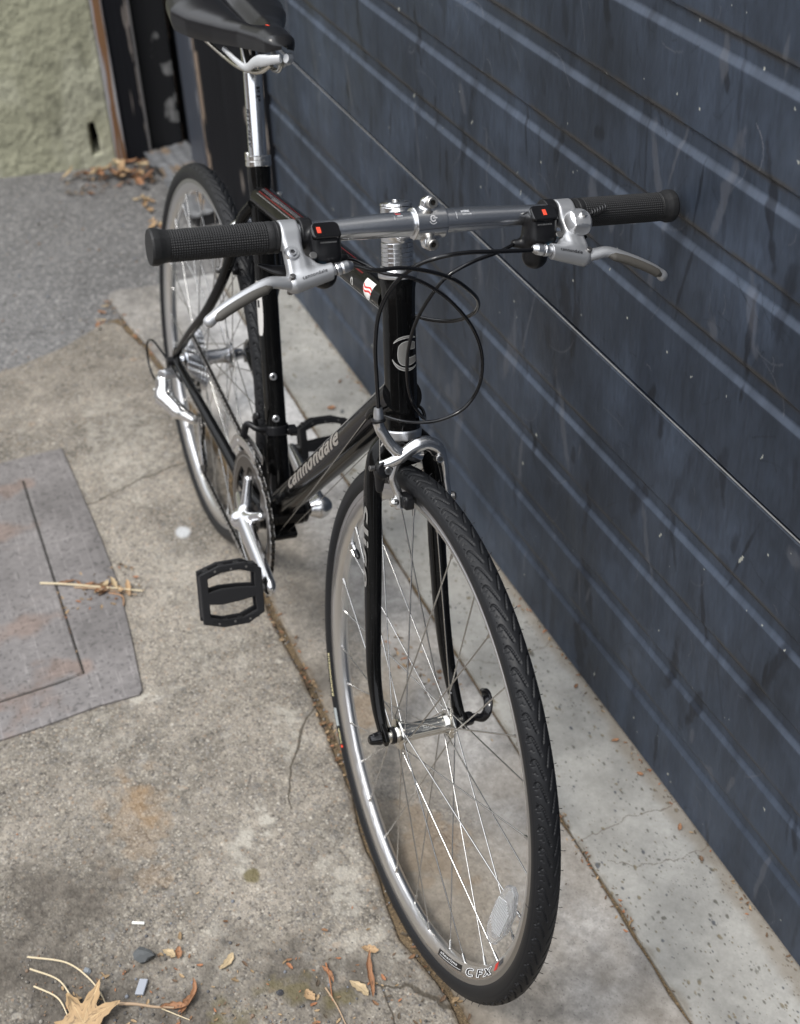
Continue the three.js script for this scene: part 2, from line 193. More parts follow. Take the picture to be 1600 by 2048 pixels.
const CR2 = [[[0.995, -0.28, 0.6], [0.99, -0.343, 0.6], [0.984, -0.37, 0.6], [0.99, -0.43, 0.5], [0.984, -0.46]], [[1.044, -0.3, 0.6], [1.07, -0.347, 0.6], [1.081, -0.394, 0.6], [1.077, -0.45]], [[0.58, -0.276, 0.6], [0.62, -0.35, 0.6], [0.6, -0.44]], [[0.05, -0.276, 0.5], [0.1, -0.36, 0.5], [0.06, -0.44]]];
const apronHeight = new Float32Array(2048 * 256);
const apronTex = dataTex(2048, 256, (px, py, o) => {
  const x = AX0 + (px + 0.5) / 2048 * AXW, z = AZ0 + (py + 0.5) / 256 * AZW;
  const low = fbm(x * 6, z * 9, 71, 4), fine = fbm(x * 120, z * 120, 72, 3), grit = vn(x * 420, z * 420, 73);
  let v = 0.31 * (0.5 + 0.5 * low + 0.45 * fbm(x * 22, z * 22, 74, 4)) * (0.88 + 0.24 * fine) * (0.94 + 0.12 * grit), h = 0.6 + 0.1 * fine;
  let r = v * 1.0, g = v * 0.975, b = v * 0.905;
  for (const [sc, se, pr] of [[50, 81, 0.06], [110, 82, 0.12], [240, 83, 0.2]]) { stones((x + z * 0.6) * sc * 0.75, (z - x * 0.25) * sc * 1.3, se, so); const dens = sstep(0.42, 0.68, fbm(x * 8, z * 10, se + 5, 3)); if (hash(Math.floor(so[1] * 9999), se, 4) < pr * (0.35 + 1.1 * dens)) { const m = 1 - sstep(0.1, 0.36, so[0] + (fine - 0.5) * 0.75 + (vn(x * 150, z * 150, se) - 0.5) * 0.4); if (m > 0) { const q = (so[1] * 53.1) % 1, c = q < 0.5 ? [0.1, 0.095, 0.08] : q < 0.85 ? [0.16, 0.135, 0.09] : [0.07, 0.075, 0.085]; r = lerp(r, c[0], m * 0.85); g = lerp(g, c[1], m * 0.85); b = lerp(b, c[2], m * 0.85); h -= m * 0.45; } } }
  const wob = (fbm(x * 60, z * 60, 84, 3) - 0.5) * 0.014, k = 1 - sstep(0.0004, 0.0018, crackDist(CR2, x + wob, z + wob)); r = lerp(r, 0.12, k * 0.8); g = lerp(g, 0.1, k * 0.8); b = lerp(b, 0.08, k * 0.8); h -= k * 0.3;
  const e = (1 - sstep(0.0, 0.02, z + 0.437 + (fbm(x * 30, 1, 85, 3) - 0.5) * 0.02)) * 0.5; r = lerp(r, 0.16, e); g = lerp(g, 0.125, e); b = lerp(b, 0.085, e);
  const ed = (1 - sstep(0.0, 0.012, SEAM - z + (fbm(x * 45, z * 45, 86, 4) - 0.5) * 0.016)) * 0.55; r = lerp(r, 0.13, ed); g = lerp(g, 0.108, ed); b = lerp(b, 0.08, ed); h -= ed * 0.2;
  apronHeight[py * 2048 + px] = h; o[0] = r; o[1] = g; o[2] = b;
}, true);
const apronBump = dataTex(2048, 256, (px, py, o) => { o[0] = apronHeight[py * 2048 + px]; });
const asphaltTex = dataTex(1024, 1024, (px, py, o) => {
  const x = px / 1024, z = py / 1024; let v = 0.16 * (0.72 + 0.55 * fbm(x * 4, z * 4, 91, 4)), r = v, g = v * 0.985, b = v * 0.985;
  for (const [sc, se, pr] of [[90, 92, 0.55], [190, 94, 0.6]]) { stones(x * sc, z * sc, se, so); if (hash(Math.floor(so[1] * 9999), se, 5) < pr) { const m = 1 - sstep(0.35, 0.6, so[0]), t = 0.6 + 2.3 * ((so[1] * 71.7) % 1) ** 1.5; r = lerp(r, 0.125 * t, m * 0.8); g = lerp(g, 0.121 * t, m * 0.8); b = lerp(b, 0.117 * t, m * 0.8); } else { const k = sstep(0.5, 0.9, so[0]) * 0.35; r *= 1 - k; g *= 1 - k; b *= 1 - k; } }
  o[0] = r; o[1] = g; o[2] = b;
}, true);
asphaltTex.wrapS = asphaltTex.wrapT = THREE.RepeatWrapping;
const slabMat = std(0xffffff, 0.92, 0, { map: slabTex, bumpMap: slabBump, bumpScale: 0.0022, specularIntensity: 0.5 });
const apronMat = std(0xffffff, 0.88, 0, { map: apronTex, bumpMap: apronBump, bumpScale: 0.0014, specularIntensity: 0.5 });
const asphaltMat = std(0xffffff, 0.9, 0, { map: asphaltTex, bumpMap: asphaltTex, bumpScale: 0.003, specularIntensity: 0.6 });
const dirtMat = std([0.075, 0.058, 0.036], 1, 0, { map: asphaltTex, bumpMap: asphaltTex, bumpScale: 0.003 }); dirtMat.color.setRGB(0.85, 0.62, 0.36);
function groundUV(g, x0, xw, z0, zw) { const p = g.attributes.position, u = g.attributes.uv; for (let i = 0; i < p.count; i++) u.setXY(i, (p.getX(i) - x0) / xw, (p.getZ(i) - z0) / zw); return g; }
// outline in (x, z), top at y = top
function slabGeo(outline, top, depth, bev, uv) { const s = new THREE.Shape(outline.map((p) => new THREE.Vector2(p[0], -p[1]))); const g = new THREE.ExtrudeGeometry(s, { depth: depth - bev, bevelEnabled: true, bevelThickness: bev, bevelSize: bev, bevelOffset: -bev, bevelSegments: 3 }); g.rotateX(-Math.PI / 2); g.translate(0, top - depth, 0); return groundUV(g, ...uv); }
const rJ = rng(5), wob = (a) => (rJ() - 0.5) * a;
const edgeLine = (x0, x1, n, f) => Array.from({ length: n + 1 }, (_, i) => { const x = lerp(x0, x1, i / n); return [x, f(x)]; });
{
  const g = thing('ground', [0, 0, 0], 'grey asphalt roadway beyond the ragged end of the concrete', null, null); g.userData.kind = 'structure'; delete g.userData.category;
  const a = new THREE.PlaneGeometry(60, 60, 1, 1); a.rotateX(-Math.PI / 2); a.translate(0, -0.016, 0); groundUV(a, 0, 0.85, 0, 0.85);
  part('asphalt', g, a, asphaltMat);
  const pav = thing('pavement', [0, 0, 0], 'worn concrete pavement slabs along the foot of the garage door'); pav.userData.kind = 'structure';
  const strip = (f, x0, w) => sheet((u, v) => { const x = lerp(x0, 3.2, u); return [x, -0.0062 + 0.002 * vn(x * 60, v * 9, 4), f(x) + lerp(-w, w, v)]; }, 240, 8, true);
  const d = merge([strip(jointZ, -0.84, 0.03), strip(() => SEAM, -0.94, 0.02)]); groundUV(d, 0, 0.3, 0, 0.3);
  part('joint_fill', pav, d, dirtMat, 'brown dirt and moss filling the pavement joints');
  const UVS = [TX0, TXW, TZ0, TZW];
  const gapL = (x) => 0.0045 + 0.003 * vn(x * 23, 3, 8), hi = edgeLine(-0.79, 3.2, 150, (x) => jointZ(x) + gapL(x) + wob(0.0022)), lo = edgeLine(3.2, -0.955, 150, (x) => jointZ(x) - gapL(x) - wob(0.002));
  const left = [...hi, [3.2, 2.2], [-0.62, 2.2], [-0.66, 0.6], [-0.715, 0.26], [-0.752, 0.157], [-0.765, 0.13], [-0.788, 0.099], [-0.805, 0.07], [-0.83, 0.036], [-0.822, 0.01]];
  part('slab', pav, slabGeo(left.slice().reverse(), 0, 0.09, 0.005, UVS), slabMat, 'broad mottled slab on the roadway side');
  const mid = [...lo, [-0.972, -0.02], [-0.974, -0.04], [-0.962, -0.09], [-0.958, -0.149], [-0.955, SEAM + 0.002], ...edgeLine(-0.95, 3.2, 90, (x) => SEAM + 0.0016 + wob(0.0015) + 0.0025 * sstep(0.6, 0.85, vn(x * 23, 2, 9)))];
  part('slab', pav, slabGeo(mid, 0.0012, 0.09, 0.004, UVS), slabMat, 'middle slab under the bicycle wheels');
  const ap = [...edgeLine(-0.95, 3.2, 90, (x) => SEAM - 0.0016 + wob(0.0012) - 0.0025 * sstep(0.6, 0.85, vn(x * 19, 5, 9))).reverse(), [-0.952, -0.6], [3.2, -0.6]];
  part('slab', pav, slabGeo(ap, 0.0002, 0.09, 0.003, [AX0, AXW, AZ0, AZW]), apronMat, 'pale smooth strip at the foot of the door');
}
// ---------------------------------------------------------------- garage door
const DOOR = new THREE.Group(); DOOR.name = 'garage_door'; DOOR.position.set(0, 0, -0.4308); DOOR.rotation.y = 0.013; tag(DOOR, 'dark slate blue sectional garage door with horizontal grooves and scuffs', 'garage door');
const DX0 = -0.8, DX1 = 3.0, DTX = 2.4, DTY = 1.35;
const doorH = new Float32Array(1536 * 768), rD = rng(77);
const scuffs = [], scr = [];
for (let i = 0; i < 300; i++) scuffs.push([rD() * 2.2 - 0.8 + 0.0, rD() * 1.2, 0.003 + rD() * rD() * 0.022, 0.012 + rD() * 0.085, (rD() - 0.5) * 0.7, rD()]);
for (let i = 0; i < 620; i++) { const a = rD() * Math.PI; scr.push([rD() * 2.3 - 0.8, rD() * 1.25, Math.cos(a), Math.sin(a), 0.01 + rD() * rD() * 0.09, 0.0006 + rD() * 0.0006, rD()]); }
const DG = [0.113, 0.221, 0.345, 0.466, 0.753, 0.869, 0.978, 1.1];
const doorLayer = new Float32Array(1536 * 768), doorPale = new Float32Array(1536 * 768);
{ // scuffs and scratches rasterised once
  const W = 1536, H = 768, X = (x) => (x + 0.8) / DTX * W, Y = (y) => y / DTY * H;
  for (const [cx, cy, rx, ry, tilt, q] of scuffs) { const x0 = Math.floor(X(cx - ry)), x1 = Math.ceil(X(cx + ry)), y0 = Math.floor(Y(cy - ry)), y1 = Math.ceil(Y(cy + ry)); for (let y = Math.max(0, y0); y < Math.min(H, y1); y++) for (let x = Math.max(0, x0); x < Math.min(W, x1); x++) { const wx = x / W * DTX - 0.8 - cx, wy = y / H * DTY - cy, a = wx * Math.cos(tilt) + wy * Math.sin(tilt), b = -wx * Math.sin(tilt) + wy * Math.cos(tilt); const d = Math.hypot(a / rx, b / ry) + (fbm(wx * 90 + cx * 50, wy * 60, 7, 3) - 0.5) * 1.1; const m = 1 - sstep(0.45, 1, d); if (m > 0) { if (q < 0.72) doorLayer[y * W + x] = Math.max(doorLayer[y * W + x], m * (0.35 + 0.5 * ((q * 7) % 1))); else doorPale[y * W + x] = Math.max(doorPale[y * W + x], m * 0.35); } } }
  for (const [cx, cy, dx, dy, L, w, q] of scr) { const n = Math.ceil(L / 0.0008), bend = (q - 0.5) * 9; for (let i = 0; i < n; i++) { const t = i / n - 0.5, px = cx + dx * L * t - dy * L * bend * t * t * 0.2, py = cy + dy * L * t + dx * L * bend * t * t * 0.2; const x = Math.round(X(px)), y = Math.round(Y(py)); if (x < 0 || y < 0 || x >= W || y >= H) continue; const k = (q < 0.55 ? 0.55 : 0.5) * (0.5 + 0.5 * vn(i * 0.05, cx * 9, 3)); if (q < 0.6) doorLayer[y * W + x] = Math.max(doorLayer[y * W + x], k); else doorPale[y * W + x] = Math.max(doorPale[y * W + x], k * (q > 0.93 ? 1.6 : 0.8)); } }
  for (let i = 0; i < 170; i++) { const cx = rD() * 2.3 - 0.8, cy = rD() * 1.25, r = 0.0007 + rD() * rD() * 0.0022, s = rD() < 0.18 ? 4 : 1.3, tl = (rD() - 0.5) * 1.6; const x0 = Math.floor(X(cx - r * s)), x1 = Math.ceil(X(cx + r * s)), y0 = Math.floor(Y(cy - r * s)), y1 = Math.ceil(Y(cy + r * s)); for (let y = Math.max(0, y0); y <= Math.min(H - 1, y1); y++) for (let x = Math.max(0, x0); x <= Math.min(W - 1, x1); x++) { const wx = x / W * DTX - 0.8 - cx, wy = y / H * DTY - cy, a = wx * Math.cos(tl) + wy * Math.sin(tl), b = -wx * Math.sin(tl) + wy * Math.cos(tl); if (Math.hypot(a / r, b / (r * s)) < 1) doorPale[y * W + x] = Math.max(doorPale[y * W + x], 1.9); } }
}
const doorTex = dataTex(1536, 768, (px, py, o) => {
  const x = -0.8 + (px + 0.5) / 1536 * DTX, y = (py + 0.5) / 768 * DTY, i = py * 1536 + px;
  const streak = fbm(x * 60, y * 5, 101, 4), cloud = fbm(x * 5, y * 5, 102, 4), fine = fbm(x * 220, y * 60, 103, 3), mid = fbm(x * 22, y * 11, 104, 4);
  const sm = sstep(0.5, 0.72, fbm(x * 3.2 + 4, y * 2.6, 106, 5)), lt = sstep(0.5, 0.75, fbm(x * 6 + y * 1.5, y * 7 + 9, 107, 5)); let v = 0.034 * clamp(0.25 + 0.42 * streak + 0.55 * cloud + 0.5 * mid, 0.3, 3) * (0.75 + 0.5 * fine) * (1 - 0.3 * sm) * (1 + 0.4 * lt);
  const dusty = sstep(0.45, 0.0, y) * 0.5 + sstep(0.5, -0.7, x) * 0.35; v += 0.02 * dusty * (0.3 + 1.4 * mid);  // dust and ground bounce low down; sky sheen painted in towards the far end
  let r = v * 0.74, g = v * 0.99, b = v * 1.46;
  for (const gy of DG) { const d = y - gy; if (d > 0.012 && d < 0.034) { const k = 0.7 * sstep(0.3, 0.6, fbm(x * 16, y * 50, 105, 3)) * sstep(0.031, 0.026, d) * sstep(0.014, 0.022, d); r = lerp(r, 0.045, k); g = lerp(g, 0.038, k); b = lerp(b, 0.03, k); } if (d > -0.012 && d < 0.006) { const k = (0.46 - 0.3 * sstep(0.4, 0.1, gy)) * (0.35 + 0.9 * streak) * (1 - sstep(-0.001, 0.003, d)) * sstep(-0.01, -0.006, d); r = lerp(r, 0.1, k); g = lerp(g, 0.122, k); b = lerp(b, 0.165, k); } }  // pale ridge bands put sky light into the colour, fainter on low grooves
  const dk = doorLayer[i]; r *= 1 - 0.7 * dk; g *= 1 - 0.7 * dk; b *= 1 - 0.68 * dk;
  const pl = doorPale[i], pk = clamp(pl * 0.55); if (pl > 0) { const br = pl > 1 ? 0.34 : 0.17; r = lerp(r, br, pk); g = lerp(g, br * 1.0, pk); b = lerp(b, br * (pl > 1 ? 0.86 : 1.08), pk); }
  doorH[i] = 0.5 + 0.35 * (fine - 0.5) + 0.3 * (mid - 0.5) + (pl > 1 ? 0.3 : 0) - dk * 0.05; o[0] = r; o[1] = g; o[2] = b;
}, true);
const doorBump = dataTex(1536, 768, (px, py, o) => { o[0] = doorH[py * 1536 + px]; });
const doorRough = dataTex(512, 256, (px, py, o) => { const x = px / 512 * DTX, y = py / 256 * DTY; o[0] = 0.24 + 0.36 * fbm(x * 9, y * 6, 111, 4) + 0.16 * fbm(x * 60, y * 9, 112, 3); });
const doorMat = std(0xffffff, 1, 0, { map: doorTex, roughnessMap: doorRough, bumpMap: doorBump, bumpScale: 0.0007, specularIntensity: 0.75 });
function doorSection(y0, y1, grooves) {
  const P = [[y0 + 0.002, -0.012], [y0 + 0.004, -0.003], [y0 + 0.0065, 0]];
  for (const g of grooves) P.push([g - 0.0075, 0], [g - 0.006, -0.0004], [g + 0.002, -0.0038], [g + 0.0035, -0.0042], [g + 0.0195, -0.0042], [g + 0.0208, -0.0038], [g + 0.0242, -0.0004], [g + 0.0255, 0]);
  P.push([y1 - 0.0045, 0], [y1 - 0.002, -0.0025], [y1 - 0.0012, -0.012]);
  const pos = [], uv = [], idx = [], nx = 24;
  for (let k = 0; k < P.length - 1; k++) for (let s = 0; s < 2; s++) for (let i = 0; i <= nx; i++) { const x = lerp(DX0, DX1, i / nx), q = P[k + s]; pos.push(x, q[0], q[1] + 0.0015 * Math.sin(x * 5.1 + y0 * 3) * 0.6); uv.push((x + 0.8) / DTX, q[0] / DTY); }
  const w = nx + 1; for (let k = 0; k < P.length - 1; k++) for (let i = 0; i < nx; i++) { const a = k * 2 * w + i, b = a + w; idx.push(a, a + 1, b, a + 1, b + 1, b); }
  const g = new THREE.BufferGeometry(); g.setAttribute('position', new THREE.Float32BufferAttribute(pos, 3)); g.setAttribute('uv', new THREE.Float32BufferAttribute(uv, 2)); g.setIndex(idx); g.computeVertexNormals(); return g;
}
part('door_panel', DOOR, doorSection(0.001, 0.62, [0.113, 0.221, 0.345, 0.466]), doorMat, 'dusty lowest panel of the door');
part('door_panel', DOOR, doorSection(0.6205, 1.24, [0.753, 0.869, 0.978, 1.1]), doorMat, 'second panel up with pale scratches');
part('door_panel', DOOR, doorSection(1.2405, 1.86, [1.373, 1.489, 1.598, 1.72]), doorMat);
{ const s = sweep([[-0.79, 0.6203, -0.0012], [1.0, 0.6203, -0.0012], [2.95, 0.6203, -0.0012]], 0.0011, { seg: 6, n: 60 }); part('weather_strip', DOOR, s, std([0.19, 0.19, 0.19], 0.75), 'thin pale worn lip at the joint of the lower two panels');
  const bk = new THREE.BoxGeometry(3.8, 1.9, 0.02); bk.translate(1.1, 0.95, -0.026); part('door_backing', DOOR, bk, std([0.015, 0.016, 0.018], 0.9)); }
// ---------------------------------------------------------------- old doorway and olive wall at the far end
const woodPeel = (seed, paint, wood, cut, sx, sy) => dataTex(256, 1024, (px, py, o) => { const x = px / 256, y = py / 1024, n = fbm(x * sx, y * sy, seed, 5), gr = fbm(x * 40, y * 6, seed + 3, 3), e = sstep(cut - 0.025, cut + 0.025, n + (x - 0.5) * 0.16), q = sstep(0.0, 0.09, Math.abs(n - cut)); for (let c = 0; c < 3; c++) { const P = paint[c] * (0.7 + 0.6 * gr), Wd = wood[c] * (0.5 + gr) * (0.7 + 0.3 * q); o[c] = lerp(P, Wd, e); } }, true);
const blackWood = std(0xffffff, 0.8, 0, { specularIntensity: 0.18, map: woodPeel(201, [0.011, 0.0115, 0.014], [0.24, 0.21, 0.19], 0.79, 5, 16) });
const scuffWood = std(0xffffff, 0.6, 0, { specularIntensity: 0.35, map: woodPeel(205, [0.012, 0.0125, 0.014], [0.16, 0.16, 0.16], 0.69, 2.5, 55) });
const peelWood = std(0xffffff, 0.8, 0, { map: woodPeel(211, [0.02, 0.02, 0.022], [0.33, 0.25, 0.19], 0.5, 3, 30) });
const rustWood = std(0xffffff, 0.8, 0, { map: woodPeel(215, [0.34, 0.33, 0.34], [0.2, 0.1, 0.045], 0.5, 3, 7) });
const slatePaint = std(0xffffff, 0.42, 0, { map: woodPeel(221, [0.05, 0.058, 0.077], [0.3, 0.3, 0.32], 0.79, 6, 20) });
const edgeGrey = std([0.13, 0.125, 0.125], 0.6);
{
  const d = thing('timber_doorway', [-1.3, 0, -0.42], 'black painted timber doorway with peeling post between olive wall and garage door', 'doorway');
  const bx = (n, x0, x1, y0, y1, z0, z1, m, lab) => { const g = rbox(x1 - x0, y1 - y0, z1 - z0, 0.003, [(x0 + x1) / 2 + 1.3, (y0 + y1) / 2, (z0 + z1) / 2 + 0.42]); return part(n, d, g, m, lab); };
  bx('door_leaf', -1.4275, -0.86, 0.01, 2.4, -0.47, -0.4095, blackWood, 'black door leaf with chipped paint low down');
  bx('jamb', -0.86, -0.802, 0, 2.5, -0.47, -0.408, blackWood);
  bx('post', -1.615, -1.44, 0, 2.5, -0.46, -0.398, slatePaint, 'slate blue post');
  bx('edge_strip', -1.4395, -1.428, 0, 2.5, -0.46, -0.402, peelWood, 'strip peeled down to bare wood');
  bx('side_panel', -1.86, -1.616, 0, 2.5, -0.47, -0.425, blackWood);
  bx('corner_strip', -1.86, -1.815, 0.0, 2.5, -0.4245, -0.401, peelWood, 'rusty brown corner strip');
  bx('head_board', -1.9, -0.802, 2.5, 2.7, -0.47, -0.4, blackWood);
  const j = thing('return_jamb', [-1.768, 0, -0.205], 'black boarded jamb with flaking white edge beside the olive wall', 'door jamb'); j.rotation.y = -0.21;
  const bz = (n, z0, z1, x0, m, lab) => { const g = rbox(0.1, 2.7, z1 - z0, 0.002, [x0 - 0.05, 1.35, (z0 + z1) / 2]); return part(n, j, g, m, lab); };
  bz('board', -0.2, -0.107, -0.02, scuffWood, 'scuffed inner board');
  bz('bead', -0.1065, -0.1, 0.004, edgeGrey, 'thin worn grey bead');
  bz('board', -0.0995, -0.032, 0.0, blackWood);
  bz('edge_strip', -0.0315, -0.001, 0.008, rustWood, 'flaking white and rust edge');
}
{
  const w = thing('rendered_wall', [-1.768, 0, -0.205], 'rough olive green rendered wall with a narrow drain slot near its foot', 'wall'); w.rotation.y = -0.21;
  const tex = dataTex(512, 512, (px, py, o) => { const x = px / 512, y = py / 512, n = fbm(x * 5, y * 5, 231, 5), f = fbm(x * 40, y * 40, 232, 4), st = fbm(x * 9, y * 3, 233, 4); const k = 0.72 + 0.5 * n + 0.25 * (f - 0.5); let r = 0.335 * k, g = 0.33 * k, b = 0.235 * k; const wsh = sstep(0.52, 0.7, st) * 0.35; r = lerp(r, 0.48, wsh); g = lerp(g, 0.475, wsh); b = lerp(b, 0.38, wsh); const dk = sstep(0.6, 0.75, fbm(x * 14, y * 14, 234, 4)) * 0.3; o[0] = r * (1 - dk); o[1] = g * (1 - dk); o[2] = b * (1 - dk); }, true);
  const bmp = dataTex(512, 512, (px, py, o) => { const x = px / 512, y = py / 512; o[0] = 0.6 * fbm(x * 11, y * 11, 235, 5) + 0.4 * fbm(x * 45, y * 40, 236, 3); });
  const m = std(0xffffff, 0.9, 0, { map: tex, bumpMap: bmp, bumpScale: 0.012 });
  // local: +x outward, z along; slot 20 mm wide
  const s = new THREE.Shape([[-0.0, -0.04], [1.6, -0.04], [1.6, 2.7], [-0.0, 2.7]].map((p) => new THREE.Vector2(...p)));
  s.holes.push(new THREE.Path([[0.042, 0.028], [0.064, 0.024], [0.066, 0.06], [0.062, 0.118], [0.046, 0.122], [0.041, 0.08]].map((p) => new THREE.Vector2(...p))));
  const g = new THREE.ExtrudeGeometry(s, { depth: 0.12, bevelEnabled: true, bevelThickness: 0.008, bevelSize: 0.006, bevelOffset: -0.006, bevelSegments: 3 });
  const uv = g.attributes.uv, p = g.attributes.position; for (let i = 0; i < p.count; i++) uv.setXY(i, p.getX(i) / 0.7, p.getY(i) / 0.7);
  g.rotateY(-Math.PI / 2); g.translate(-0.008, 0, 0); // x -> z, depth -> -x
  part('render_coat', w, g, m);
  part('slot_back', w, rbox(0.04, 0.14, 0.06, 0.002, [-0.14, 0.075, 0.053]), std([0.012, 0.012, 0.011], 1), 'dark hollow of the drain slot');
}
{ // unseen building over the door, its wall made pale to brighten bar reflections
  const w = thing('building_front', [0, 1.87, -0.62], 'pale rendered upper wall of the building above the garage door', 'building');
  part('wall', w, rbox(7.5, 3.2, 0.3, 0.01, [0.6, 1.79, 0]), std([0.4, 0.41, 0.42], 0.85));
  part('lintel', w, rbox(3.9, 0.18, 0.26, 0.006, [1.1, 0.09, 0.07]), std([0.03, 0.032, 0.036], 0.6));
}
{ // ribbed metal sill in front of the old doorway
  const s = thing('metal_sill', [-1.5, 0, -0.35], 'rusty grey ribbed metal sill with a broken edge at the old doorway', 'door sill');
  const tex = dataTex(256, 256, (px, py, o) => { const x = px / 256, y = py / 256, n = fbm(x * 6, y * 6, 241, 5), k = 0.75 + 0.5 * fbm(x * 30, y * 4, 242, 3), e = sstep(0.56, 0.7, n) * 0.7; o[0] = lerp(0.23, 0.3, e) * k; o[1] = lerp(0.235, 0.2, e) * k; o[2] = lerp(0.245, 0.11, e) * k; }, true);
  const m = std(0xffffff, 0.45, 0.35, { map: tex });
  const pr = []; for (let i = 0; i <= 36; i++) { const z = lerp(-0.066, 0.066, i / 36); pr.push([z, 0.03 + 0.0016 * Math.cos(i / 36 * Math.PI * 8)]); }
  const jag = [0.0, 0.0, 0.002, -0.012, -0.014, -0.004, -0.002, -0.02, -0.022, -0.006, 0, -0.016];
  const ext0 = (u) => { const k = u * (jag.length - 1), i = Math.min(jag.length - 2, Math.floor(k)); return k - i < 0.5 ? jag[i] : jag[i + 1]; };
  const g = sheet((u, v) => { const z = lerp(-0.066, 0.066 + ext0(u), v), k = v * 36, i = Math.min(35, Math.floor(k)), y = lerp(pr[i][1], pr[i + 1][1], k - i); return [lerp(-0.245, 0.25, u), y - v * 0.012, z]; }, 80, 40, true);
  part('ribbed_plate', s, g, m);
  part('base', s, rbox(0.48, 0.034, 0.105, 0.004, [0, 0.0, -0.012]), std([0.035, 0.034, 0.034], 0.9));
}
{ // unseen street buildings, added to darken what the metal and the paint mirror
  const mk = (pos, turn, L, H, label, c) => { const o = thing('added_building', pos, label, 'building'); o.rotation.y = turn; part('wall', o, rbox(L, H, 6, 0.02, [0, H / 2, -3]), std(c, 0.9)); const wg = rbox(1.3, 1.5, 0.06, 0.01), gl = std([0.03, 0.035, 0.04], 0.1); for (let f = 0; f < 2; f++) for (let i = -Math.floor(L / 6); i <= L / 6; i++) { const w = part('window', o, wg, gl); w.position.set(i * 3, 1.9 + f * 2.9, 0.0); } part('roof_edge', o, rbox(L + 0.3, 0.25, 6.3, 0.02, [0, H + 0.12, -3]), std([0.1, 0.1, 0.1], 0.8)); };
  mk([2, 0, 15], Math.PI, 36, 4.6, 'unseen long low brick building across the street, added for its reflection', [0.2, 0.16, 0.13]);
  mk([15, 0, 1.5], -Math.PI / 2, 14, 5.6, 'unseen grey building behind the camera, added to darken reflections', [0.085, 0.085, 0.085]);
}
// ---------------------------------------------------------------- utility cover
{
  const c = thing('utility_cover', [0.05, 0, 0.6], 'worn grey steel utility cover set flush in the concrete left of the bicycle', 'utility cover');
  const tex = dataTex(512, 512, (px, py, o) => { const x = px / 512, y = py / 512, n = fbm(x * 5, y * 5, 251, 5), f = fbm(x * 60, y * 60, 252, 3), e = sstep(0.58, 0.8, fbm(x * 7, y * 7, 253, 5)) * 0.5; const sc = sstep(0.78, 0.9, vn(x * 9, y * 160, 254)) * 0.22 + sstep(0.8, 0.9, vn(x * 210, y * 14, 255)) * 0.18, pit = sstep(0.72, 0.85, vn(x * 120, y * 120, 256)) * 0.35; const k = (0.6 + 0.6 * n + 0.4 * (f - 0.5)) * (1 + sc) * (1 - pit); o[0] = lerp(0.2, 0.225, e) * k; o[1] = lerp(0.186, 0.15, e) * k; o[2] = lerp(0.182, 0.115, e) * k; }, true);
  tex.repeat.set(1, 1); const m = std(0xffffff, 0.55, 0.25, { map: tex, bumpMap: tex, bumpScale: 0.003 });
  const L = (x, z) => [x - 0.05, z - 0.6];
  const fr = slabGeo([L(-0.335, 0.226), L(0.0, 0.214), L(0.16, 0.2135), L(0.3, 0.224), L(0.432, 0.236), L(0.44, 0.243), L(0.4375, 0.31), L(0.446, 0.4), L(0.47, 0.95), L(-0.335, 0.95)].reverse(), 0.0045, 0.02, 0.0022, [0, 0.5, 0, 0.5]);
  part('cover_frame', c, fr, m);
  part('access_lid', c, slabGeo([L(-0.25, 0.3225), L(0.3515, 0.3205), L(0.3565, 0.36), L(0.38, 0.85), L(-0.25, 0.85)].reverse(), 0.0066, 0.02, 0.0022, [0, 0.5, 0, 0.5]), m, 'inner lid of the cover');
  const gp = std([0.02, 0.018, 0.015], 1); const ln = [[-0.3, -0.2795], [0.3045, -0.2815], [0.3095, -0.238], [0.332, 0.25]];
  part('lid_gap', c, sweep(ln.map((p) => [p[0], 0.0046, p[1]]), [0.0015, 0.0006], { seg: 8, line: true, up: [0, 1, 0] }), gp, 'dark gap round the lid');
}
// ---------------------------------------------------------------- litter
const leafMats = [[0.38, 0.25, 0.135], [0.3, 0.15, 0.075], [0.2, 0.1, 0.05], [0.42, 0.32, 0.19], [0.16, 0.095, 0.055]].map((c, i) => { const t = dataTex(64, 64, (px, py, o) => { const x = px / 64, y = py / 64, k = 0.6 + 0.7 * fbm(x * 5, y * 7, 300 + i, 4) - 0.15 * (Math.abs(y - 0.5) < 0.03 ? 1 : 0); const sp = sstep(0.6, 0.75, fbm(x * 9, y * 9, 320 + i, 3)) * 0.5; for (let q = 0; q < 3; q++) o[q] = c[q] * k * (1 - sp); }, true); return std(0xffffff, 0.75, 0, { map: t, side: THREE.DoubleSide }); });
function leafGeo(seed, L, W, curl, bend, wav = 0.15) { const r = rng(seed), a = r() * 6, b = r() * 6, sk = 0.75 + r() * 0.6; return sheet((u, v) => { const w = W * Math.pow(Math.sin(Math.PI * Math.pow(clamp(u * 0.98 + 0.01), sk)), 0.75) * (1 + wav * Math.sin(u * 21 + a)), s = v * 2 - 1, q = s * curl, rad = curl > 0.01 ? w / curl : 0; const zz = curl > 0.01 ? Math.sin(q) * rad : w * s, yy = curl > 0.01 ? (1 - Math.cos(q)) * rad : 0; return [(u - 0.5) * L, yy + bend * L * (u - 0.5) ** 2 * 2 + 0.06 * W * Math.sin(u * 9 + b) + 0.001, zz + 0.1 * L * Math.sin(u * 3 + a)]; }, 14, 8); }
const LG = 'brown leaves in the drift along the olive wall';
function leaf(pos, turn, seed, L, W, curl, bend, mi, label, group, tilt = 0) { const m = new THREE.Mesh(leafGeo(seed, L, W, curl, bend), leafMats[mi]); m.name = 'dry_leaf'; m.castShadow = m.receiveShadow = true; m.position.set(...pos); m.rotation.set(tilt, turn, tilt * 0.6); return tag(m, label, 'leaf', group); }
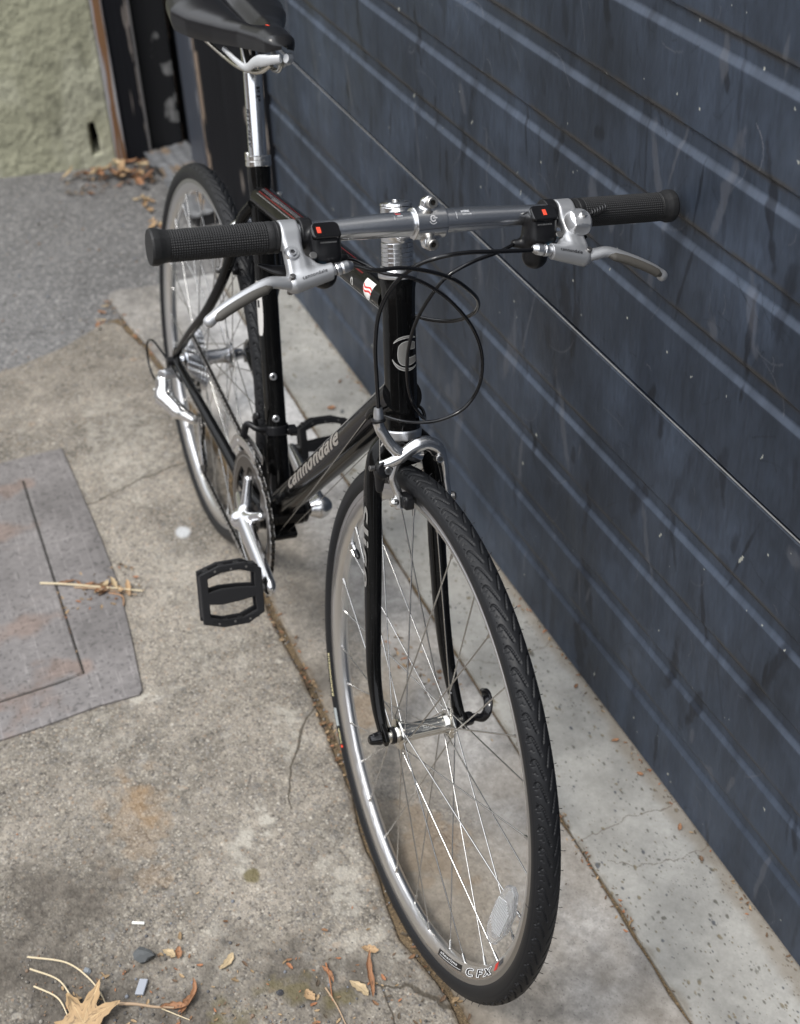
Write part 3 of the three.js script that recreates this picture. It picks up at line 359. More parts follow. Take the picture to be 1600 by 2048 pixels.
{ // the big maple leaf at the front
  const out = []; const lobes = [[0, 1], [0.85, 0.92], [1.8, 0.66], [4.48, 0.66], [5.43, 0.92]];
  const rad = (th) => { let m = 0.46 + 0.03 * Math.sin(th * 7); for (const [a, l] of lobes) { const d = Math.abs(((th - a + Math.PI * 3) % (2 * Math.PI)) - Math.PI); m = Math.max(m, l * (1 - 0.3 * sstep(0.0, 0.22, d)) * (1 - 0.55 * sstep(0.18, 0.52, d)) * (1 + 0.05 * Math.cos(d * 30))); } return m; };
  const g = sheet((u, v) => { const th = u * 2 * Math.PI, r = rad(th) * v * 0.056, x = Math.cos(th) * r, z = Math.sin(th) * r; return [x, 0.004 + 0.0035 * Math.sin(x * 80) + 0.006 * (r / 0.05) ** 2 * Math.sin(th * 3 + 1) + 0.008 * (z / 0.05) ** 2 + 0.002 * vn(x * 150, z * 150, 4), z]; }, 120, 12);
  const tx = dataTex(256, 128, (px, py, o) => { const u = px / 256, v = py / 128, k = 0.72 + 0.45 * fbm(u * 14, v * 6, 331, 4); let vein = 0; for (const [a] of lobes) vein = Math.max(vein, 1 - sstep(0.0, 0.012, Math.abs(((u * 2 * Math.PI - a + Math.PI * 3) % (2 * Math.PI)) - Math.PI) * v)); const sp = sstep(0.62, 0.74, fbm(u * 30, v * 10, 335, 3)) * 0.45; o[0] = lerp(0.38, 0.5, vein) * k * (1 - sp); o[1] = lerp(0.25, 0.37, vein) * k * (1 - sp); o[2] = lerp(0.125, 0.2, vein) * k * (1 - sp); }, true);
  const m = new THREE.Mesh(g, std(0xffffff, 0.65, 0, { map: tx, side: THREE.DoubleSide })); m.name = 'dry_leaf'; m.castShadow = m.receiveShadow = true; m.position.set(1.004, 0.002, 0.449); m.rotation.set(0.1, 2.5, 0.1); tag(m, 'large curled tan maple leaf on the soil at the front corner', 'leaf');
}
leaf([0.945, 0.002, 0.321], 0.6, 11, 0.022, 0.006, 0.6, 0.2, 3, 'small pale and orange leaf fragment on the concrete beyond the grey chip');
leaf([0.95, 0.002, 0.308], 2.6, 12, 0.02, 0.006, 1.1, 0.3, 1, 'small rolled orange leaf touching a pale fragment');
leaf([0.987, 0.002, 0.252], -0.9, 13, 0.03, 0.0055, 0.5, 0.1, 3, 'narrow pale cream leaf lying alone on the concrete');
leaf([1.097, 0.002, 0.101], 0.35, 14, 0.034, 0.0065, 0.4, 0.1, 3, 'pale winged seed leaf in front of the wheel');
leaf([1.085, 0.002, 0.078], -0.5, 15, 0.07, 0.0062, 1.5, 0.15, 1, 'long twisted brown leaf beside the pale seed leaf in front of the wheel');
leaf([1.018, 0.003, 0.306], -0.2, 16, 0.045, 0.0065, 1.4, 0.25, 1, 'orange strap-shaped leaf standing on edge near the dry twig', null, 0.5);
leaf([1.028, 0.002, 0.335], 1.4, 17, 0.035, 0.007, 1.2, 0.3, 1, 'crumpled orange leaf at the end of the dry twig');
leaf([1.03, 0.002, 0.318], 2.2, 18, 0.03, 0.006, 1.2, 0.2, 1, 'rusty curled leaf between the strap leaf and the dry twig');
leaf([1.081, 0.002, 0.163], 0.2, 19, 0.02, 0.007, 0.7, 0.2, 0, 'little round buff leaf on the soil by the crossed straws');
leaf([1.048, 0.002, 0.066], 1.2, 20, 0.024, 0.007, 0.8, 0.3, 0, 'small peach leaf flake just left of the front tyre');
leaf([1.062, 0.003, 0.131], 0.1, 21, 0.04, 0.0045, 1.4, 0.1, 1, 'rust coloured leaf strip standing beside the crossed straws', null, 0.4);
{ const r = rng(31), spots = [[-1.7, -0.09], [-1.7, -0.127], [-1.69, -0.155], [-1.66, -0.234], [-1.68, -0.261], [-1.66, -0.172], [-1.665, -0.199], [-1.7, -0.164], [-1.62, -0.223], [-1.64, -0.19], [-1.69, -0.21], [-1.63, -0.25], [-1.57, -0.235], [-1.67, -0.14], [-1.71, -0.28], [-1.65, -0.27], [-1.6, -0.262], [-1.72, -0.06], [-1.68, -0.18], [-1.73, -0.24], [-1.73, -0.2], [-1.72, -0.14], [-1.7, -0.11], [-1.66, -0.21]];
  for (const [x, z] of spots) leaf([x, 0.0 + r() * 0.012, z], r() * 6, 40 + Math.floor(r() * 5), 0.035 + r() * 0.022, 0.009 + r() * 0.005, 0.4 + r() * 1.3, 0.2 + r() * 0.3, Math.floor(r() * 4.6), 'small dry brown leaf in the drift along the olive wall', LG, (r() - 0.5) * 0.9);
  for (let i = 0; i < 14; i++) { const t = r(), x = lerp(-1.5, -1.22, t), z = -0.2 - 0.025 * r() - 0.012 * Math.sin(t * 9); leaf([x, -0.01, z], r() * 6, 50 + (i % 4), 0.022 + r() * 0.018, 0.005 + r() * 0.005, 0.4 + r(), 0.2, [0, 3, 1, 0][i % 4], 'small pale leaf along the asphalt edge in front of the metal sill', 'pale leaves along the front of the metal sill', (r() - 0.5) * 0.7); }
  for (let i = 0; i < 8; i++) { const t = r(), x = lerp(-0.82, -0.96, t) + (r() - 0.5) * 0.02, z = lerp(0.05, -0.005, t) + (r() - 0.5) * 0.02; leaf([x, -0.01, z], r() * 6, 60 + (i % 3), 0.02 + r() * 0.014, 0.003 + r() * 0.003, 0.5 + r(), 0.1, [1, 3, 2, 1][i % 4], 'thin dry leaf shred at the ragged end of the concrete', 'leaf shreds at the end of the concrete', (r() - 0.5) * 0.4); }
  [[0.844, -0.43], [0.92, -0.431], [1.032, -0.433], [1.094, -0.431], [0.714, -0.43], [-0.333, -0.395]].forEach(([x, z], i) => leaf([x, 0.001, z + 0.006], r() * 6, 70 + i, 0.012, 0.0035, 0.9, 0.2, [1, 1, 1, 4, 2, 4][i], ['fourth', 'third', 'second', 'first', 'fifth', 'farthest'][i] + ' orange leaf scrap along the foot of the garage door from its near end', 'leaf scraps at the foot of the garage door', 0.2));
  leaf([-0.24, 0.002, -0.335], 1, 77, 0.019, 0.007, 0.5, 0.1, 1, 'single bright orange leaf on the pale strip behind the down tube');
  leaf([0.4, 0.001, -0.11], 2, 78, 0.016, 0.005, 0.5, 0.1, 1, 'tiny orange leaf scrap behind the fork');
}
const twigMat = std([0.36, 0.255, 0.165], 0.8), strawMat = std([0.62, 0.52, 0.35], 0.7);
function twig(name, pts, r, m, label, cat) { const o = new THREE.Mesh(sweep(pts, (t) => r * (1 - 0.4 * t), { seg: 7, n: 30 }), m); o.name = name; o.castShadow = o.receiveShadow = true; return tag(o, label, cat); }
twig('dry_twig', [[0.994, 0.006, 0.402], [1.005, 0.007, 0.38], [1.018, 0.006, 0.358], [1.028, 0.004, 0.335]], 0.0024, twigMat, 'pale split twig lying beside the large maple leaf', 'twig');
twig('dry_twig', [[1.022, 0.003, 0.35], [1.036, 0.002, 0.336], [1.052, 0.0015, 0.32]], 0.0009, strawMat, 'thin straw splinter branching off the pale split twig', 'twig');
twig('dry_twig', [[1.078, 0.003, 0.141], [1.11, 0.003, 0.136], [1.16, 0.002, 0.134]], 0.0013, twigMat, 'straight buff straw running out of the bottom edge', 'twig');
twig('dry_twig', [[1.043, 0.003, 0.128], [1.065, 0.004, 0.131], [1.1, 0.003, 0.139]], 0.0013, std([0.3, 0.13, 0.06], 0.8), 'rust brown stalk crossing the top of the buff straw', 'twig');
[[[0.885, 0.02, 0.5], [0.91, 0.012, 0.452], [0.938, 0.006, 0.431], [0.968, 0.004, 0.42], [1.0, 0.003, 0.416]], [[0.905, 0.02, 0.5], [0.93, 0.01, 0.468], [0.955, 0.005, 0.458], [0.985, 0.004, 0.45]], [[0.93, 0.015, 0.5], [0.955, 0.007, 0.474], [0.99, 0.004, 0.466]]].forEach((p, i) => twig('straw_stalk', p, 0.0014, strawMat, ['longest arching straw stalk ending past the large maple leaf', 'middle straw stalk ending at the large maple leaf', 'shortest straw stalk at the outer side of the maple leaf'][i], 'stalk'));
twig('dry_twig', [[0.09, 0.008, 0.345], [0.112, 0.009, 0.305], [0.15, 0.008, 0.24], [0.186, 0.006, 0.178]], 0.0022, strawMat, 'long pale stalk across the edge of the utility cover', 'twig');
twig('dry_twig', [[0.125, 0.006, 0.29], [0.15, 0.008, 0.25], [0.165, 0.006, 0.225], [0.19, 0.004, 0.19]], 0.0018, twigMat, 'brown stalk tangled with the pale stalk at the utility cover', 'twig');
twig('dry_twig', [[0.165, 0.005, 0.235], [0.185, 0.006, 0.215], [0.205, 0.004, 0.217], [0.215, 0.003, 0.222]], 0.0016, std([0.33, 0.19, 0.1], 0.8), 'hooked orange brown twig at the utility cover edge', 'twig');
{ const r = rng(91); for (let i = 0; i < 11; i++) { const t = r(); leaf([lerp(0.105, 0.175, t) + (r() - 0.5) * 0.02, 0.005, lerp(0.3, 0.2, t) + (r() - 0.5) * 0.012], r() * 6, 80 + (i % 4), 0.024 + r() * 0.016, 0.005 + r() * 0.004, 0.6 + r(), 0.2, [0, 1, 2, 3, 4][i % 5], 'shrivelled leaf bunched under the stalks at the utility cover', 'shrivelled leaves bunched at the utility cover', (r() - 0.5) * 0.9); } }
{ // stones
  const st = (pos, s, c, label, seed) => { const g = new THREE.IcosahedronGeometry(1, 1); const p = g.attributes.position; for (let i = 0; i < p.count; i++) { const v = new THREE.Vector3().fromBufferAttribute(p, i), k = 0.6 + 0.75 * vn(v.x * 1.6 + seed, v.y * 1.6 + v.z * 2.1, seed); p.setXYZ(i, v.x * s[0] * k, v.y * s[1] * k, v.z * s[2] * k); } const q = mergeVertices(g); q.computeVertexNormals(); const m = new THREE.Mesh(crease(q, 0.2), std(c, 0.85)); m.name = 'stone'; m.castShadow = m.receiveShadow = true; m.position.set(...pos); m.rotation.y = seed; return tag(m, label, 'stone'); };
  st([0.934, 0.006, 0.352], [0.012, 0.009, 0.014], [0.085, 0.09, 0.092], 'dark grey angular stone on the concrete near the maple leaf', 3);
  st([0.925, 0.002, 0.43], [0.005, 0.003, 0.005], [0.2, 0.22, 0.24], 'small blue grey pebble above the straw stalks', 8);
  st([1.06, 0.002, 0.2], [0.004, 0.003, 0.005], [0.05, 0.05, 0.055], 'small black pebble between the strap leaf and the crossed straws', 9);
  const c = new THREE.Mesh(rbox(0.024, 0.004, 0.012, 0.0012), std([0.3, 0.32, 0.36], 0.6)); c.name = 'plastic_chip'; c.position.set(0.98, 0.003, 0.367); c.rotation.set(0.1, -0.5, 0.08); tag(c, 'small pale blue chip lying between dark stone and dry twig', 'chip');
  const d = new THREE.Mesh(rbox(0.018, 0.003, 0.004, 0.001), std([0.75, 0.75, 0.7], 0.6)); d.name = 'plastic_chip'; d.position.set(0.878, 0.002, 0.348); d.rotation.y = 1.1; tag(d, 'white sliver on the concrete beyond the dark stone', 'chip');
  const e = new THREE.Mesh(rbox(0.016, 0.004, 0.01, 0.001), std([0.75, 0.75, 0.72], 0.6)); e.name = 'plastic_chip'; e.position.set(-0.8, -0.002, 0.048); tag(e, 'white scrap at the ragged end of the concrete', 'chip');
}
function scatter(name, geo, mat, list, label, cols) { const im = new THREE.InstancedMesh(geo, mat, list.length), o = new THREE.Object3D(), c = new THREE.Color(); im.name = name; list.forEach((p, i) => { o.position.set(p[0], p[1], p[2]); o.rotation.set(p[4], p[5], p[6]); o.scale.setScalar(p[3]); o.updateMatrix(); im.setMatrixAt(i, o.matrix); const k = cols[p[7] % cols.length]; im.setColorAt(i, c.setRGB(...k)); }); im.castShadow = im.receiveShadow = true; return tag(im, label, null, null, 'stuff'); }
{
  const r = rng(123), A = [], G = [], rr = () => (r() - 0.5) * 0.8;
  const add = (x, z, s, y = 0.0015) => A.push([x, y, z, s, rr(), r() * 6, rr(), Math.floor(r() * 6)]);
  for (let i = 0; i < 240; i++) { const x = -0.93 + r() * 2.2, d = vn(x * 7, 1, 3); if (d < 0.42 && r() < 0.8) continue; add(x, jointZ(x) + (r() - 0.5) * 0.022 * (0.4 + d), 0.0022 + r() * 0.0045); }
  for (let i = 0; i < 60; i++) { const x = 0.5 + r() * 0.25; add(x, jointZ(x) + (r() - 0.5) * 0.02, 0.002 + r() * 0.004); }
  for (let i = 0; i < 60; i++) { const x = 0.45 + r() * 0.2; add(x, -0.19 + (r() - 0.5) * 0.06 - (x - 0.5) * 0.25, 0.002 + r() * 0.004); }
  for (let i = 0; i < 160; i++) { const x = -0.7 + r() * 2; add(x, -0.433 - 0.013 * x + 0.002 + r() * r() * 0.018, 0.0012 + r() * 0.003); }
  for (let i = 0; i < 60; i++) { const x = -0.5 + r() * 1.9; add(x, SEAM + (r() - 0.5) * 0.006, 0.001 + r() * 0.002, 0.0005); }
  for (let i = 0; i < 520; i++) { const x = 0.92 + r() * 0.3, z = 0.0 + r() * 0.5; if ((x - 0.93) * 0.9 + (z - 0.2) * 0.75 < (r() - 0.2) * 0.22) continue; add(x, z, 0.0016 + r() * r() * 0.0065); }
  for (let i = 0; i < 120; i++) add(-1.75 + r() * 0.16, -0.3 + r() * 0.27, 0.004 + r() * 0.007, -0.008);
  for (let i = 0; i < 40; i++) add(0.09 + r() * 0.11, 0.17 + r() * 0.15, 0.003 + r() * 0.003, 0.005);
  for (let i = 0; i < 26; i++) { const t = r(); add(0.1 + t * 0.26, 0.321 + (r() - 0.5) * 0.004, 0.001 + r() * 0.002, 0.006); } for (let i = 0; i < 90; i++) add(0.86 + r() * 0.3, -0.277 + (r() - 0.4) * 0.02, 0.001 + r() * 0.003);
  for (let i = 0; i < 60; i++) add(-0.95 + r() * 2.2, -0.26 + r() * 0.8, 0.001 + r() * 0.0022);
  const g = leafGeo(5, 2, 0.45, 0.8, 0.2); scatter('leaf_litter', g, std(0xffffff, 0.8, 0, { side: THREE.DoubleSide }), A, 'crumbs of dead leaf caught in the joints and corners of the concrete', [[0.3, 0.13, 0.06], [0.19, 0.1, 0.05], [0.33, 0.23, 0.13], [0.12, 0.075, 0.045], [0.22, 0.15, 0.08], [0.08, 0.06, 0.04]]);
  for (let i = 0; i < 900; i++) { const x = 0.85 + r() * 0.36, z = 0.0 + r() * 0.52; if ((x - 0.9) * 0.9 + (z - 0.2) * 0.75 < (r() - 0.1) * 0.3) continue; G.push([x, 0.0005, z, 0.0008 + r() * r() * 0.0026, r() * 6, r() * 6, r() * 6, Math.floor(r() * 6)]); }
  for (let i = 0; i < 260; i++) G.push([-1.7 + r() * 1.0, -0.0155, -0.2 + r() * 0.5, 0.001 + r() * r() * 0.004, r() * 6, r() * 6, r() * 6, Math.floor(r() * 6)]);
  for (let i = 0; i < 200; i++) { const x = -0.93 + r() * 2.2; G.push([x, -0.004, jointZ(x) + (r() - 0.5) * 0.016, 0.0008 + r() * 0.0018, r() * 6, r() * 6, r() * 6, Math.floor(r() * 6)]); }
  scatter('gravel', new THREE.IcosahedronGeometry(1, 1), std(0xffffff, 0.9), G, 'loose grit on the soil and along the joints', [[0.14, 0.13, 0.12], [0.09, 0.09, 0.095], [0.24, 0.22, 0.19], [0.07, 0.065, 0.06], [0.19, 0.13, 0.09], [0.16, 0.17, 0.19]]);
}
// ---------------------------------------------------------------- bicycle
const dustTex = dataTex(512, 512, (px, py, o) => { const x = px / 512, y = py / 512, n = fbm(x * 12, y * 12, 401, 5), s = hash(px >> 1, py >> 1, 402) > 0.9965 ? 0.05 : 0, k = 0.004 + 0.004 * sstep(0.55, 0.8, n) + s; o[0] = k; o[1] = k * 0.98; o[2] = k * 0.98; }, true), dustRough = dataTex(256, 256, (px, py, o) => { o[0] = 0.05 + 0.13 * fbm(px / 20, py / 20, 403, 4); });
for (const t of [dustTex, dustRough]) { t.wrapS = t.wrapT = THREE.RepeatWrapping; t.repeat.set(3, 1); }
const blackPaint = std(0xffffff, 1, 0, { map: dustTex, roughnessMap: dustRough, specularIntensity: 0.45 });
const blackGloss = std([0.005, 0.005, 0.006], 0.15), blackSatin = std([0.007, 0.007, 0.008], 0.36, 0, { specularIntensity: 0.7 }), blackMatt = std([0.013, 0.013, 0.0145], 0.6, 0, { specularIntensity: 0.7 });
const chrome = std([0.78, 0.77, 0.75], 0.16, 1), polished = std([0.74, 0.74, 0.745], 0.2, 1), satin = std([0.66, 0.665, 0.68], 0.3, 1), silverPaint = std([0.45, 0.455, 0.465], 0.42, 0.75), anod = std([0.76, 0.755, 0.75], 0.3, 1), track = std([0.54, 0.54, 0.545], 0.3, 1), steelDark = std([0.2, 0.195, 0.19], 0.38, 1), spokeSteel = std([0.6, 0.59, 0.57], 0.25, 1);
const rubber = std([0.0105, 0.011, 0.0125], 0.48, 0, { specularIntensity: 0.55 }), gripRubber = std([0.0115, 0.0115, 0.012], 0.55, 0, { specularIntensity: 0.75 }), padGrey = std([0.06, 0.055, 0.047], 0.6), redMark = std([0.8, 0.075, 0.035], 0.45), white = std([0.78, 0.78, 0.76], 0.5), decalGrey = std([0.3, 0.295, 0.285], 0.4, 0.35), holeBlack = std([0.008, 0.008, 0.008], 0.8);
const bike = thing('bicycle', [0, 0, 0], 'black flat-bar road bicycle leaning with its left grip on the slate garage door', 'bicycle');
bike.rotation.x = -0.1321;
const FA = [0.9935, 0.34, 0], A0 = [0.9511, 0.3269, 0], BB = [0.4181, 0.2813, 0];
function fpart(name, label) { const g = grp(name, bike, label); g.position.set(...A0); g.rotation.z = 0.29915; return g; }
const mirror = (g) => { const q = g.index ? g.clone() : g.clone(); q.scale(1, 1, -1); if (q.index) { const a = q.index.array; for (let i = 0; i < a.length; i += 3) { const t = a[i]; a[i] = a[i + 1]; a[i + 1] = t; } } else { for (const k of Object.keys(q.attributes)) { const at = q.attributes[k], n = at.itemSize, a = at.array; for (let i = 0; i < at.count; i += 3) for (let c = 0; c < n; c++) { const t = a[i * n + c]; a[i * n + c] = a[(i + 1) * n + c]; a[(i + 1) * n + c] = t; } } } return q; };
const txt = (s, font, w, h, color, o = {}) => canvasTex(w, h, (x) => { x.clearRect(0, 0, w, h); x.fillStyle = color; x.strokeStyle = o.stroke || color; x.lineWidth = o.lw || 0; x.font = font; x.textAlign = 'center'; x.textBaseline = 'middle'; x.save(); x.translate(w / 2, h / 2 + (o.dy || 0)); x.scale(o.sx || 1, o.sy || 1); if (o.lw) x.strokeText(s, 0, 0); if (!o.hollow) x.fillText(s, 0, 0); x.restore(); });

// --- wheels
const PER = 88, NP = 40, NT = 76, PL = 2 * Math.PI * 0.34 / PER * 1000;
const segD = (x, y, l) => { let m = 99; for (let i = 1; i < l.length; i++) { const [ax, ay] = l[i - 1], dx = l[i][0] - ax, dy = l[i][1] - ay, t = clamp(((x - ax) * dx + (y - ay) * dy) / (dx * dx + dy * dy)); m = Math.min(m, Math.hypot(x - ax - t * dx, y - ay - t * dy)); } return m; };
const GRV = [[14.6, -3.2], [13.6, -0.8], [12, 0.5], [10.2, 0.4], [8.2, -2], [5.2, -10], [1.9, -21]], SIPE = [[[14.2, -6.6], [10, -6.2]], [[12, -6.4], [11.4, -13.6]], [[13.6, -13.2], [11.4, -13.6], [9, -15.6]]];
const treadTab = new Float32Array(NP * (NT + 1));
for (let i = 0; i < NP; i++) for (let j = 0; j <= NT; j++) {
  const th = lerp(-2.5, 2.5, j / NT), w = th * 15.5, side = w >= 0 ? 1 : -1, a = Math.abs(w), t0 = i / NP * PL + (side < 0 ? PL / 2 : 0); let d = 0;
  for (let k = -1; k <= 2; k++) { const t = t0 - k * PL; d = Math.max(d, 1.7 * (1 - sstep(0.5, 1.05, segD(a, t, GRV)))); for (const s of SIPE) d = Math.max(d, 0.9 * (1 - sstep(0.18, 0.5, segD(a, t, s)))); }
  if (a < 1.0) d = Math.max(d, 0); if (a > 19.2 && a < 20) d = 0.4;
  treadTab[i * (NT + 1) + j] = d / 1000;
}
function tyreGeo() {
  const N = PER * NP, W = NT + 1, pos = new Float32Array((N + 1) * W * 3), uv = new Float32Array((N + 1) * W * 2), idx = new Uint32Array(N * NT * 6);
  let c = 0;
  for (let i = 0; i <= N; i++) { const ph = i / N * 2 * Math.PI, co = Math.cos(ph), si = Math.sin(ph), row = (i % NP) * W; for (let j = 0; j < W; j++) { const th = lerp(-2.5, 2.5, j / NT), rr = 0.0155 - treadTab[row + j], r = 0.3245 + rr * Math.cos(th), o = (i * W + j) * 3; pos[o] = r * co; pos[o + 1] = r * si; pos[o + 2] = rr * 1.02 * Math.sin(th); uv[(i * W + j) * 2] = i / NP; uv[(i * W + j) * 2 + 1] = j / NT; } }
  for (let i = 0; i < N; i++) for (let j = 0; j < NT; j++) { const a = i * W + j, b = a + W; idx[c++] = a; idx[c++] = b; idx[c++] = a + 1; idx[c++] = a + 1; idx[c++] = b; idx[c++] = b + 1; }
  const g = new THREE.BufferGeometry(); g.setAttribute('position', new THREE.BufferAttribute(pos, 3)); g.setAttribute('uv', new THREE.BufferAttribute(uv, 2)); g.setIndex(new THREE.BufferAttribute(idx, 1)); g.computeVertexNormals(); return g;
}
const TYRE = tyreGeo();
const rimProf = [[0.3068, 0.0111], [0.3045, 0.0108], [0.2962, 0.0068], [0.2935, 0.0042], [0.2925, 0.0018], [0.2923, 0], [0.2925, -0.0018], [0.2935, -0.0042], [0.2962, -0.0068], [0.3045, -0.0108], [0.3068, -0.0111]];
const RIM = lathe(rimProf, [0, 0, 1], [0, 0, 0], 200, 0.35), BT = lathe([[0.3068, 0.0113], [0.3074, 0.01165], [0.3092, 0.0116], [0.3094, 0.0114], [0.3152, 0.0114], [0.3156, 0.0117], [0.317, 0.0117], [0.3174, 0.0108], [0.3168, 0.0095]], [0, 0, 1], [0, 0, 0], 200, 0.3);
const spokeGeo = {};
function spoke(side, lead, rear) {
  const k = side + '_' + lead + rear; if (spokeGeo[k]) return spokeGeo[k];
  const q = lead * (rear ? 1.15 : 1.178), fr = rear ? 0.0215 : 0.0178, fz = rear ? (side > 0 ? 0.0185 : -0.0345) : side * 0.0335, out = lead > 0 ? 0.0016 : -0.0016;
  const h = [fr * Math.cos(q), fr * Math.sin(q), fz + side * out], e = [0.2935, 0, side * 0.0022], d = [e[0] - h[0], e[1] - h[1], e[2] - h[2]], L = Math.hypot(...d), at = (t) => [h[0] + d[0] * t / L, h[1] + d[1] * t / L, h[2] + d[2] * t / L];
  return (spokeGeo[k] = merge([sweep([[h[0], h[1], fz - side * out * 2.2], [h[0], h[1], h[2]], at(0.006), at(L * 0.5), at(L - 0.01)], 0.00098, { seg: 7, line: true }), orient(lathe([[0.0001, 0], [0.0013, 0], [0.0019, 0.0015], [0.0019, 0.009], [0.0023, 0.0105], [0.0023, 0.013]], [0, 1, 0], [0, 0, 0], 10), d, at(L - 0.0115))]));
}
function hairs(seed) { const r = rng(seed), l = []; for (let i = 0; i < PER; i++) for (const s of [-1, 1]) { const ph = (i + (s < 0 ? 0.5 : 0)) / PER * 2 * Math.PI + 0.012, th = s * (0.82 + r() * 0.06), n = [Math.cos(th) * Math.cos(ph), Math.cos(th) * Math.sin(ph), Math.sin(th)], b = [(0.3245 + 0.0153 * Math.cos(th)) * Math.cos(ph), (0.3245 + 0.0153 * Math.cos(th)) * Math.sin(ph), 0.0153 * Math.sin(th)], L = 0.003 + r() * 0.0026, w = (r() - 0.5) * 0.003; l.push(sweep([b, [b[0] + n[0] * L * 0.6, b[1] + n[1] * L * 0.6, b[2] + n[2] * L * 0.6], [b[0] + n[0] * L - Math.sin(ph) * w, b[1] + n[1] * L + Math.cos(ph) * w, b[2] + n[2] * L]], 0.00042, { seg: 4, line: true })); } return merge(l); }
function wheel(name, pos, rear, label) {
  const w = grp(name, bike, label); w.position.set(...pos);
  const ph = rear ? 0.4 : 7.5 * Math.PI / 180;
  const t = part('tyre', w, TYRE, rubber); t.rotation.z = rear ? 0.7 : 0.012;
  part('rim', w, RIM, anod); part('brake_track', w, BT, track); part('brake_track', w, mirror(BT), track);
  const hr = part('moulding_hair', w, hairs(rear ? 5 : 6), blackMatt); hr.userData.kind = 'stuff'; hr.rotation.z = t.rotation.z;
  for (let i = 0; i < 32; i++) { const s = i % 2 ? 1 : -1, m = part('spoke', w, spoke(s, (i >> 1) % 2 ? 1 : -1, rear ? 1 : 0), spokeSteel); m.rotation.z = ph + i * Math.PI / 16; }
  return w;
}
const fw = wheel('front_wheel', FA, false, 'front wheel with a clear spoke reflector');
const rw = wheel('rear_wheel', [0, 0.34, 0], true, 'rear wheel with the cassette');
// front hub, skewer, valve, reflector, prints
part('hub', fw, lathe([[0.0001, -0.0505], [0.0055, -0.0505], [0.0058, -0.047], [0.009, -0.0465], [0.009, -0.041], [0.0115, -0.0405], [0.0125, -0.0375], [0.0195, -0.0362], [0.0202, -0.0345], [0.0198, -0.0327], [0.0142, -0.0312], [0.0118, -0.026], [0.0112, -0.02], [0.011, 0], [0.0112, 0.02], [0.0118, 0.026], [0.0142, 0.0312], [0.0198, 0.0327], [0.0202, 0.0345], [0.0195, 0.0362], [0.0125, 0.0375], [0.0115, 0.0405], [0.009, 0.041], [0.009, 0.0465], [0.0058, 0.047], [0.0055, 0.0505], [0.0001, 0.0505]], [0, 0, 1], [0, 0, 0], 48, 0.35), std([0.7, 0.68, 0.63], 0.14, 1));
for (const q of [1, -1]) part('hub_seal', fw, lathe([[0.0093, 0.041], [0.0108, 0.0412], [0.0108, 0.0455], [0.0093, 0.0457]], [0, 0, q]), blackSatin);
{ const c = canvasTex(256, 128, (x) => { x.clearRect(0, 0, 256, 128); x.strokeStyle = x.fillStyle = 'rgba(225,225,220,0.85)'; x.lineWidth = 5; x.beginPath(); x.arc(128, 84, 30, 0, 7); x.moveTo(128, 60); x.lineTo(128, 108); x.moveTo(104, 84); x.lineTo(152, 84); x.stroke(); x.font = 'italic 24px sans-serif'; x.textAlign = 'center'; x.fillText('FORMULA', 128, 30); });
  part('hub_print', fw, film([0, 0, 0], [0, 0, 1], [0.6, 0.8, 0], 0.0113, 0.5, -0.5, 0.017, -0.017), print(c, { metalness: 0.4 })); }
part('skewer_nut', fw, [lathe([[0.0001, 0.0745], [0.004, 0.0743], [0.0062, 0.0725], [0.0078, 0.066], [0.0088, 0.0605], [0.0088, 0.0588], [0.0001, 0.0585]], [0, 0, 1]), rbox(0.006, 0.017, 0.008, 0.002, [0, 0, 0.066])], blackGloss);
part('quick_release', fw, [lathe([[0.0001, -0.0585], [0.009, -0.0585], [0.0092, -0.064], [0.008, -0.067], [0.0001, -0.067]], [0, 0, 1]), sweep([[0.0, 0.001, -0.062], [0.003, 0.003, -0.07], [0.011, 0.008, -0.0755], [0.013, 0.018, -0.08], [0.006, 0.027, -0.084], [-0.012, 0.028, -0.088], [-0.026, 0.02, -0.09]], tab([[0, [0.005, 0.005]], [0.35, [0.006, 0.003]], [0.8, [0.0062, 0.0018]], [1, [0.003, 0.0012]]]), { seg: 14, up: [0.5, 0.3, -1], n: 30 })], blackGloss, 'black quick release lever');
{ const q = 161.3 * Math.PI / 180, d = [Math.cos(q), Math.sin(q), 0], p = (r) => [d[0] * r, d[1] * r, 0];
  part('valve_stem', fw, [rod(p(0.2925), p(0.276), 0.0027, 12), rod(p(0.2905), p(0.2885), 0.0042, 12)], satin); part('valve_cap', fw, lathe([[0.0001, 0], [0.0036, 0], [0.0041, 0.003], [0.0041, 0.008], [0.003, 0.0125], [0.002, 0.0135], [0.0001, 0.0135]], [-d[0], -d[1], 0], p(0.279), 14), blackSatin); }
